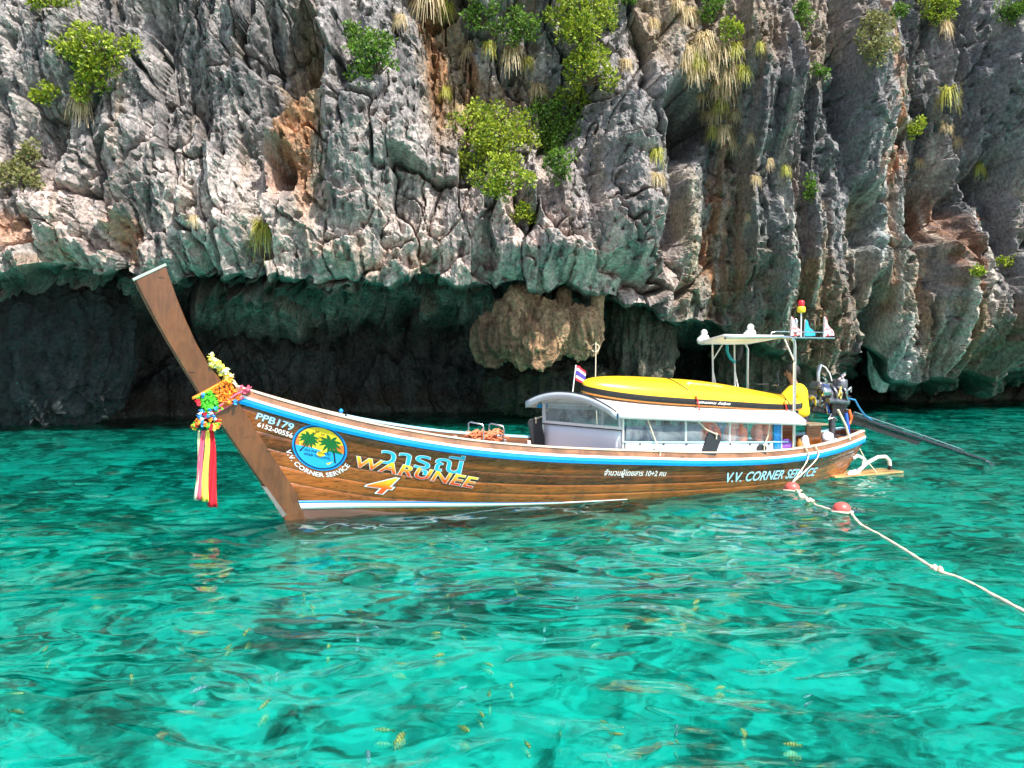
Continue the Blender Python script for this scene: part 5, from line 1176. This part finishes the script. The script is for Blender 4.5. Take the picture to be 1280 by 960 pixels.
# ---------------------------------------------------------------- stalactite mass and plants on the cliff
def rock_lobe(name, u, v, Y, ru, rv, ry, seed, col):
    c = at_y(u, v, Y); nu, nv = 110, 80
    a = np.linspace(0, 2 * math.pi, nu, endpoint=False); b = np.linspace(-math.pi / 2, math.pi / 2, nv)
    Aa, Bb = np.meshgrid(a, b); k = Y / FPX
    cb = np.sign(np.cos(Bb)) * np.abs(np.cos(Bb)) ** 0.7
    n = np.stack([cb * np.cos(Aa), cb * np.sin(Aa), np.sin(Bb)], -1)
    p = n * np.array([ru * k, ry, rv * k]); x, y, z = [(p[..., i] + seed * 7.7).astype(np.float32) for i in range(3)]
    w = fbm(x * .6, y * .6, z * .3, 2) * 0.6
    d = min(1.0, ru * k / 0.7) * (0.42 * fbm((x + w) * 1.9, (y + w) * 1.9, z * 0.22, 3, ridged=True) + 0.26 * fbm((x + w) * 4.5, (y + w) * 4.5, z * 0.5, 4, 0.6, ridged=True) + 0.30 * fbm(x * 0.8, y * .8, z * .8, 3))
    p = p + n * d[..., None]; p[..., 2] -= 0.12 * np.clip(-n[..., 2], 0, 1) * (1 + 1.5 * fbm(x * 2.6, y * 2.6, z * 0, 3, ridged=True))
    V = p.reshape(-1, 3); i, j = np.meshgrid(np.arange(nv - 1), np.arange(nu), indexing='ij')
    q = np.stack([i * nu + j, i * nu + (j + 1) % nu, (i + 1) * nu + (j + 1) % nu, (i + 1) * nu + j], -1).reshape(-1, 4)
    me = bpy.data.meshes.new(name); me.from_pydata(V.tolist(), [], q.tolist())
    n4 = fbm(x * 3, y * 3, z * 0.6, 3).reshape(-1, 1)
    C = np.array(col)[None] * (1 + 0.9 * n4); at = me.attributes.new('col', 'FLOAT_COLOR', 'POINT')
    at.data.foreach_set('color', np.concatenate([np.clip(C, 0.02, 0.8), np.ones((len(C), 1))], 1).astype(np.float32).ravel())
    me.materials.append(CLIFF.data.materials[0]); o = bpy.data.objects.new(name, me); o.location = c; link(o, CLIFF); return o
for (u, v, Y, ru, rv, ry, k, col) in ((612, 424, 27.4, 20, 26, 0.8, 1, (0.16, 0.12, 0.085)), (640, 415, 27.1, 22, 34, 0.8, 2, (0.25, 0.185, 0.125)), (685, 412, 27.0, 24, 27, 0.8, 3, (0.32, 0.24, 0.16)), (722, 416, 27.0, 20, 25, 0.7, 11, (0.36, 0.27, 0.18)), (650, 384, 27.0, 17, 22, 0.6, 12, (0.34, 0.25, 0.17)), (628, 395, 27.2, 12, 16, 0.5, 13, (0.24, 0.18, 0.12)), (743, 388, 26.8, 6, 36, 0.22, 4, (0.38, 0.28, 0.18)), (664, 432, 26.8, 22, 18, 0.6, 5, (0.28, 0.20, 0.13)), (700, 378, 27.2, 8, 18, 0.3, 14, (0.30, 0.22, 0.15))):
    rock_lobe('stalactite', u + 4, v - 4, Y - 0.5, ru * 0.85, rv * 0.72, ry, k, (col[0] * 1.0, col[1] * 0.85, col[2] * 0.75))
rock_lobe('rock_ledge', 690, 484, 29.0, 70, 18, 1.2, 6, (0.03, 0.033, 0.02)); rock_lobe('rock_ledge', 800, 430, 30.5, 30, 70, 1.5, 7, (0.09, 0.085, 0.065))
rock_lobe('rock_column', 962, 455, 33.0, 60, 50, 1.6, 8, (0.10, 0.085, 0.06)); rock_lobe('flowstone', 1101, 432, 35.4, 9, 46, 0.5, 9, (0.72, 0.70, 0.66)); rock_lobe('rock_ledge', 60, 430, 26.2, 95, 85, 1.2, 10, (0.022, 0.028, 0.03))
p = at_y(744, 400, 26.0); mb = MB(); mb.tube([(0, 0, 0), (0.02, -0.05, -1.0), (0.0, -0.1, -2.2), (0.05, -0.2, -3.6)], 0.022, 6); o = mb.build('hanging_rope', M['rope']); o.location = p; tag(o, 'pale rope hanging straight down from the brown stalactites behind the kayak', 'rope')
mb = MB(); mb.tube([(0.14 * math.cos(t), 0, 0.14 * math.sin(t) - 0.95) for t in np.linspace(0, 2 * math.pi, 13)], 0.02, 6); mb.build('loop', M['rope'], o)

def leaf_mat(name, a, b):
    m = N(name); v = m.coord(kind='Object'); f = m.noise(v, 2.5, 4); g = m.n('NewGeometry')
    c = m.ramp(m.math('ADD', m.math('MULTIPLY', f, 0.6), m.math('MULTIPLY', g.outputs['Random Per Island'], 0.4)), [(0.3, a), (0.7, b)])
    m.set(Base_Color=c, Roughness=0.5)
    tl = m.n('BsdfTranslucent'); m.l(c, tl.inputs[0]); mx = m.n('MixShader'); mx.inputs[0].default_value = 0.35
    m.l(m.b.outputs[0], mx.inputs[1]); m.l(tl.outputs[0], mx.inputs[2]); m.l(mx.outputs[0], m.out.inputs[0]); return m.mat
LEAF = [leaf_mat('lime_leaves', (0.07, 0.14, 0.01), (0.48, 0.56, 0.045)), leaf_mat('green_leaves', (0.025, 0.07, 0.01), (0.20, 0.36, 0.04)), leaf_mat('dry_leaves', (0.16, 0.17, 0.05), (0.34, 0.33, 0.13))]
TWIG = plain('twig_bark', (0.16, 0.12, 0.08), 0.8)
def bush(u, v, ru, rv, kind, label, name='cliff_bush', dens=1.0, group='bushes growing on the cliff'):
    p, nrm = rock_at(u, v); Yd = p.y; k = Yd / FPX; rx, rz = ru * k, rv * k; ry = min(rx, rz) * 0.7 + 0.1
    rr = random.Random(int(u * 7 + v)); O = bpy.data.objects.new(name, None); COL.objects.link(O); O.location = p + Vector((0, -0.25 * ry - 0.1, 0)); tag(O, label, 'bush', group)
    ncl = max(7, int(9 * (rx * rz) ** 0.5 * 3.2)); cl = []
    for i in range(ncl):
        while True:
            a, b = rr.uniform(-1, 1), rr.uniform(-1, 1)
            if a * a + b * b < 1: break
        cl.append((Vector((a * rx * 0.92, -ry * (0.3 + 0.8 * (1 - a * a - b * b) ** 0.5) * rr.uniform(0.5, 1.1), b * rz * 0.95)), rr.uniform(0.15, 0.34) * min(1.0, (rx + rz) * 0.5) + 0.05))
    mb = MB(); root = Vector((0, 0.15, -rz * 0.4))
    for c, r_ in cl:
        m_ = (root + c) / 2 + Vector((rr.uniform(-.1, .1), 0.05, rr.uniform(-.05, .1))) * min(1, rx); mb.tube([root, m_, c], lambda t: 0.03 * (1 - 0.7 * t) * min(1.2, rx + 0.3), 5)
    mb.build('branches', TWIG, O)
    V, Fc = [], []
    for c, r_ in cl:
        n = int(115 * dens * max(r_, 0.16) ** 1.6 * 6)
        for i in range(n):
            d = Vector((rr.gauss(0, 1), rr.gauss(0, 1), rr.gauss(0, 0.8))).normalized(); q = c + d * r_ * (rr.random() ** 0.4)
            ax = (d + Vector((rr.uniform(-.8, .8), rr.uniform(-.8, .8), rr.uniform(-.5, .7)))).normalized(); sd = ax.cross(Vector((rr.uniform(-1, 1), rr.uniform(-1, 1), rr.uniform(-1, 1)))).normalized()
            l = rr.uniform(0.05, 0.15); w_ = l * 0.36; nn = ax.cross(sd) * l * 0.12; b = len(V)
            V += [q, q + ax * l * 0.5 + sd * w_ + nn, q + ax * l, q + ax * l * 0.5 - sd * w_ + nn]; Fc.append((b, b + 1, b + 2, b + 3))
    me = bpy.data.meshes.new('foliage'); me.from_pydata([tuple(x) for x in V], [], Fc); me.materials.append(LEAF[kind]); link(bpy.data.objects.new('foliage', me), O)
for a in ((132, 66, 50, 26, 0, 'lime bush spreading over the upper left rock face'), (118, 112, 24, 18, 0, 'small lime bush just under the spreading bush above the straw tuft'), (60, 124, 17, 13, 0, 'little lime bush alone on the grey rock by the left ledge'),
          (30, 222, 32, 16, 2, 'sparse yellowish bush on the ledge above the rusty hollow'), (45, 195, 14, 14, 2, 'thin twiggy bush standing above the sparse ledge bush'), (72, 3, 34, 10, 0, 'lime foliage hanging over the top edge on bare slab'),
          (452, 50, 20, 16, 1, 'small green bush at the head of the dark gully'), (472, 82, 34, 32, 1, 'green bush filling the dark gully beside the pointed grey block'), (600, 26, 24, 20, 1, 'round dark green bush above the vegetated alcove'), (648, 42, 26, 20, 1, 'mid green bush between round dark bush and tall hanging bush'),
          (728, 40, 42, 44, 0, 'tall bright lime bush hanging above the grey pillar'), (735, 96, 32, 26, 0, 'lower bright bush continuing the tall hanging bush'), (716, 122, 24, 12, 0, 'narrow lime spray at the pillar head'),
          (612, 182, 60, 46, 0, 'biggest lime bush sprawling in the middle of the alcove'), (630, 232, 36, 26, 0, 'lime bush trailing down below the biggest bush'), (652, 270, 12, 14, 0, 'yellow green tip dangling at the foot of the trailing bush'),
          (690, 168, 36, 36, 1, 'open green bush beside the grey pillar'), (702, 208, 22, 18, 1, 'small green bush under the open bush beside the pillar'),
          (885, 14, 20, 16, 1, 'green bush at the top of the brown fluted wall'), (908, 40, 16, 11, 0, 'little lime bush beneath the green bush on the fluted wall'), (1002, 28, 11, 22, 1, 'narrow upright green bush in a crack of the right wall'), (1020, 90, 11, 9, 1, 'tiny green bush in the crack below the narrow upright bush'),
          (1088, 55, 24, 30, 2, 'pale dry bush on the tall grey buttress'), (1165, 14, 26, 18, 0, 'lime bush at the top of the streaked right wall'), (1262, 14, 26, 16, 1, 'green bush on the far right buttress top'), (1140, 162, 13, 11, 0, 'pale little bush by the bleached stone'),
          (1256, 325, 15, 7, 0, 'low lime plant on the far right ledge above the sea'), (1006, 238, 8, 18, 1, 'slim green plant clinging in the fluted crevice'), (1216, 338, 8, 5, 0, 'tiny lime plant beside the far right ledge plant'), (778, 0, 22, 8, 1, 'dark green palm-like bush at the top over the pillar'), (1122, 20, 12, 10, 1, 'small green bush next to the pale dry bush')):
    bush(*a)

STRAW = [leaf_mat('straw_blades', (0.52, 0.41, 0.22), (0.85, 0.71, 0.44)), leaf_mat('yellow_green_blades', (0.36, 0.38, 0.06), (0.70, 0.66, 0.15))]
def tuft_mesh(seed, mat):
    rr = random.Random(seed); V, Fc = [], []
    for i in range(170):
        az = rr.uniform(0, 2 * math.pi); up = rr.uniform(0.2, 1.0); d = Vector((math.cos(az), -abs(math.sin(az)) * 0.9, 0)); ln = rr.uniform(0.6, 1.15); p = Vector((rr.uniform(-.1, .1), rr.uniform(-.08, .05), rr.uniform(-.05, .05))); sd = Vector((-d.y, d.x, 0)).normalized() * 0.026
        vz = up * 1.3; prev = None
        for k in range(5):
            t = k / 4; q = p + d * (ln * 0.62 * t) + Vector((0, 0, ln * (vz * t - 1.55 * t * t * (0.55 + 0.5 * rr.random() if k == 4 else 0.8)))); wd = sd * (1 - 0.85 * t); b = len(V); V += [q - wd, q + wd]
            if k: Fc.append((b - 2, b - 1, b + 1, b))
    me = bpy.data.meshes.new('grass_tuft'); me.from_pydata([tuple(x) for x in V], [], Fc); me.materials.append(STRAW[mat]); return me
TUFTS = {0: [tuft_mesh(s, 0) for s in (1, 2, 3)], 1: [tuft_mesh(s, 1) for s in (4, 5)]}
ALL_T = [(102, 142, 24, 0, 'large straw tuft drooping under the spreading lime bush'), (330, 298, 22, 1, 'bright yellow green tuft on the pale rock above the cave lip'), (536, 8, 30, 0, 'big straw tuft at the top of the rusty gully'), (556, 20, 18, 1, 'yellowish tuft next to the big straw tuft over the gully'),
         (500, 30, 12, 0, 'small straw tuft beside the green gully bush'), (590, 68, 16, 0, 'straw tuft below the round dark green bush'), (614, 62, 12, 1, 'short yellowish tuft in the alcove top'), (640, 78, 19, 0, 'tall straw tuft in the middle of the alcove'), (662, 82, 10, 1, 'small yellowish tuft beside the tall alcove tuft'),
         (671, 122, 18, 0, 'straw tuft between the alcove bushes'), (577, 142, 14, 0, 'straw tuft at the left rim of the alcove'), (558, 118, 10, 1, 'small yellowish tuft on the alcove rim'), (780, 84, 12, 0, 'straw tuft on the pillar head'),
         (815, 34, 13, 0, 'straw tuft near the top beside the fluted wall'), (822, 195, 12, 1, 'yellow green tuft on the pillar flank'), (822, 226, 13, 0, 'straw tuft below the yellow green tuft on the pillar flank')]
CL = [(862, 72, 16), (880, 62, 20), (900, 76, 20), (918, 66, 14), (868, 100, 18), (886, 92, 16), (908, 100, 18), (928, 92, 14), (878, 130, 15), (895, 150, 17), (905, 172, 15), (890, 168, 12), (916, 186, 12), (938, 176, 10), (940, 228, 10), (872, 82, 15), (893, 112, 15), (856, 88, 13), (912, 120, 13), (900, 135, 14), (880, 150, 12), (920, 150, 11), (962, 208, 9), (978, 214, 9), (936, 272, 8), (860, 20, 14), (845, 10, 12), (948, 60, 10)]
ALL_T += [(u, v, s_, 1 if i % 4 == 3 else 0, 'dry tuft in the band of tufts down the brown fluted wall') for i, (u, v, s_) in enumerate(CL)]
ALL_T += [(1184, 122, 16, 1, 'round yellow green tuft on the streaked right wall'), (1180, 164, 10, 0, 'straw tuft under the round tuft on the right wall'), (1196, 182, 10, 0, 'pale straw tuft among the right wall tufts beside a hollow'), (1222, 214, 10, 1, 'small tuft near the right wall hollow'), (1148, 205, 9, 0, 'little straw tuft by the bleached stone'), (1182, 40, 12, 0, 'straw tuft under the lime bush on the right wall'), (1120, 60, 9, 0, 'little straw tuft beside the pale dry bush'), (240, 276, 9, 0, 'tiny straw tuft on the pale block')]
for i, (u, v, s_, mt, lab) in enumerate(ALL_T):
    p, nrm = rock_at(u, v - s_ * 0.35); sc = s_ * p.y / FPX * 1.6
    o = bpy.data.objects.new('grass_tuft', TUFTS[mt][i % len(TUFTS[mt])]); COL.objects.link(o); o.location = p + Vector((0, -0.03, 0)); o.scale = (sc * (0.9 + 0.2 * ((i * 37) % 10) / 10),) * 3; o.rotation_euler = (0, 0, ((i * 53) % 100 / 100 - 0.5) * 0.9)
    tag(o, lab, 'grass', 'dry grass tufts on the cliff')
# ---------------------------------------------------------------- fish just under the surface
def fish_mesh():
    mb = MB(); L_ = 0.15; rings = []
    for t, h, w_ in ((0, 0.004, 0.003), (0.08, 0.016, 0.010), (0.22, 0.030, 0.017), (0.42, 0.036, 0.019), (0.62, 0.028, 0.014), (0.78, 0.014, 0.007), (0.86, 0.010, 0.004)):
        rings.append([Vector((-L_ / 2 + L_ * t, math.cos(a) * w_, math.sin(a) * h)) for a in [2 * math.pi * k / 10 for k in range(10)]])
    mb.loft(rings, 0, True)
    x = -L_ / 2 + L_ * 0.85; mb.prism([(x, 0.001, 0.008), (x + 0.035, 0.001, 0.030), (x + 0.026, 0.001, 0), (x + 0.035, 0.001, -0.030), (x, 0.001, -0.008)], (0, -0.002, 0))
    mb.prism([(-0.035, 0.001, 0.028), (-0.005, 0.001, 0.046), (0.035, 0.001, 0.036), (0.045, 0.001, 0.018)], (0, -0.002, 0)); mb.prism([(0.0, 0.001, -0.030), (0.02, 0.001, -0.045), (0.042, 0.001, -0.016)], (0, -0.002, 0))
    me_o = mb.build('fish', M['white']); me = me_o.data; bpy.data.objects.remove(me_o); return me
def fish_mat(name, base, bar):
    m = N(name); v = m.coord(); w = m.n('TexWave', wave_type='BANDS', bands_direction='X'); w.inputs['Scale'].default_value = 12; w.inputs['Distortion'].default_value = 0.4; m.l(v, w.inputs['Vector'])
    return m.set(Base_Color=m.ramp(w.outputs['Fac'], [(0.25, bar), (0.45, base)]), Roughness=0.3)
FM = [fish_mat('yellow_barred_scales', (0.62, 0.62, 0.16), (0.18, 0.22, 0.10)), fish_mat('pale_blue_scales', (0.40, 0.66, 0.74), (0.16, 0.30, 0.40))]
base = fish_mesh(); FISH = []
for mt in FM: me = base.copy(); me.materials.clear(); me.materials.append(mt); FISH.append(me)
rr = random.Random(21); spots = [(573, 396), (286, 816), (310, 808), (165, 850), (345, 850), (20, 890), (380, 751), (390, 765), (447, 812), (410, 825), (500, 846), (450, 777), (470, 795), (545, 797), (550, 830), (578, 797), (577, 880), (500, 930), (480, 931), (580, 933), (460, 952), (612, 888), (600, 905), (560, 760), (520, 730), (595, 728), (645, 740), (650, 745), (720, 760), (745, 807), (755, 910), (770, 935), (845, 918), (845, 945), (700, 940), (658, 942), (760, 955), (900, 870), (930, 930), (990, 945), (1010, 880), (870, 760), (610, 840), (640, 870), (680, 800), (540, 690), (470, 720), (330, 900), (250, 880), (60, 830), (120, 760)]
for i, (u, v) in enumerate(spots[1:]):
    p = at_z(u, v, -rr.uniform(0.06, 0.2)); blue = i % 4 == 3
    o = bpy.data.objects.new('fish', FISH[1 if blue else 0]); COL.objects.link(o); o.location = p; sc = rr.uniform(0.5, 0.85); o.scale = (sc, sc, sc); o.rotation_euler = (rr.uniform(-.5, .5), rr.uniform(-.2, .2), rr.uniform(0, 6.28))
    tag(o, 'small pale blue fish swimming under the clear water' if blue else 'small yellow fish with dark bars swimming under the clear water', 'fish', 'blue fish round the boat' if blue else 'yellow fish round the boat')
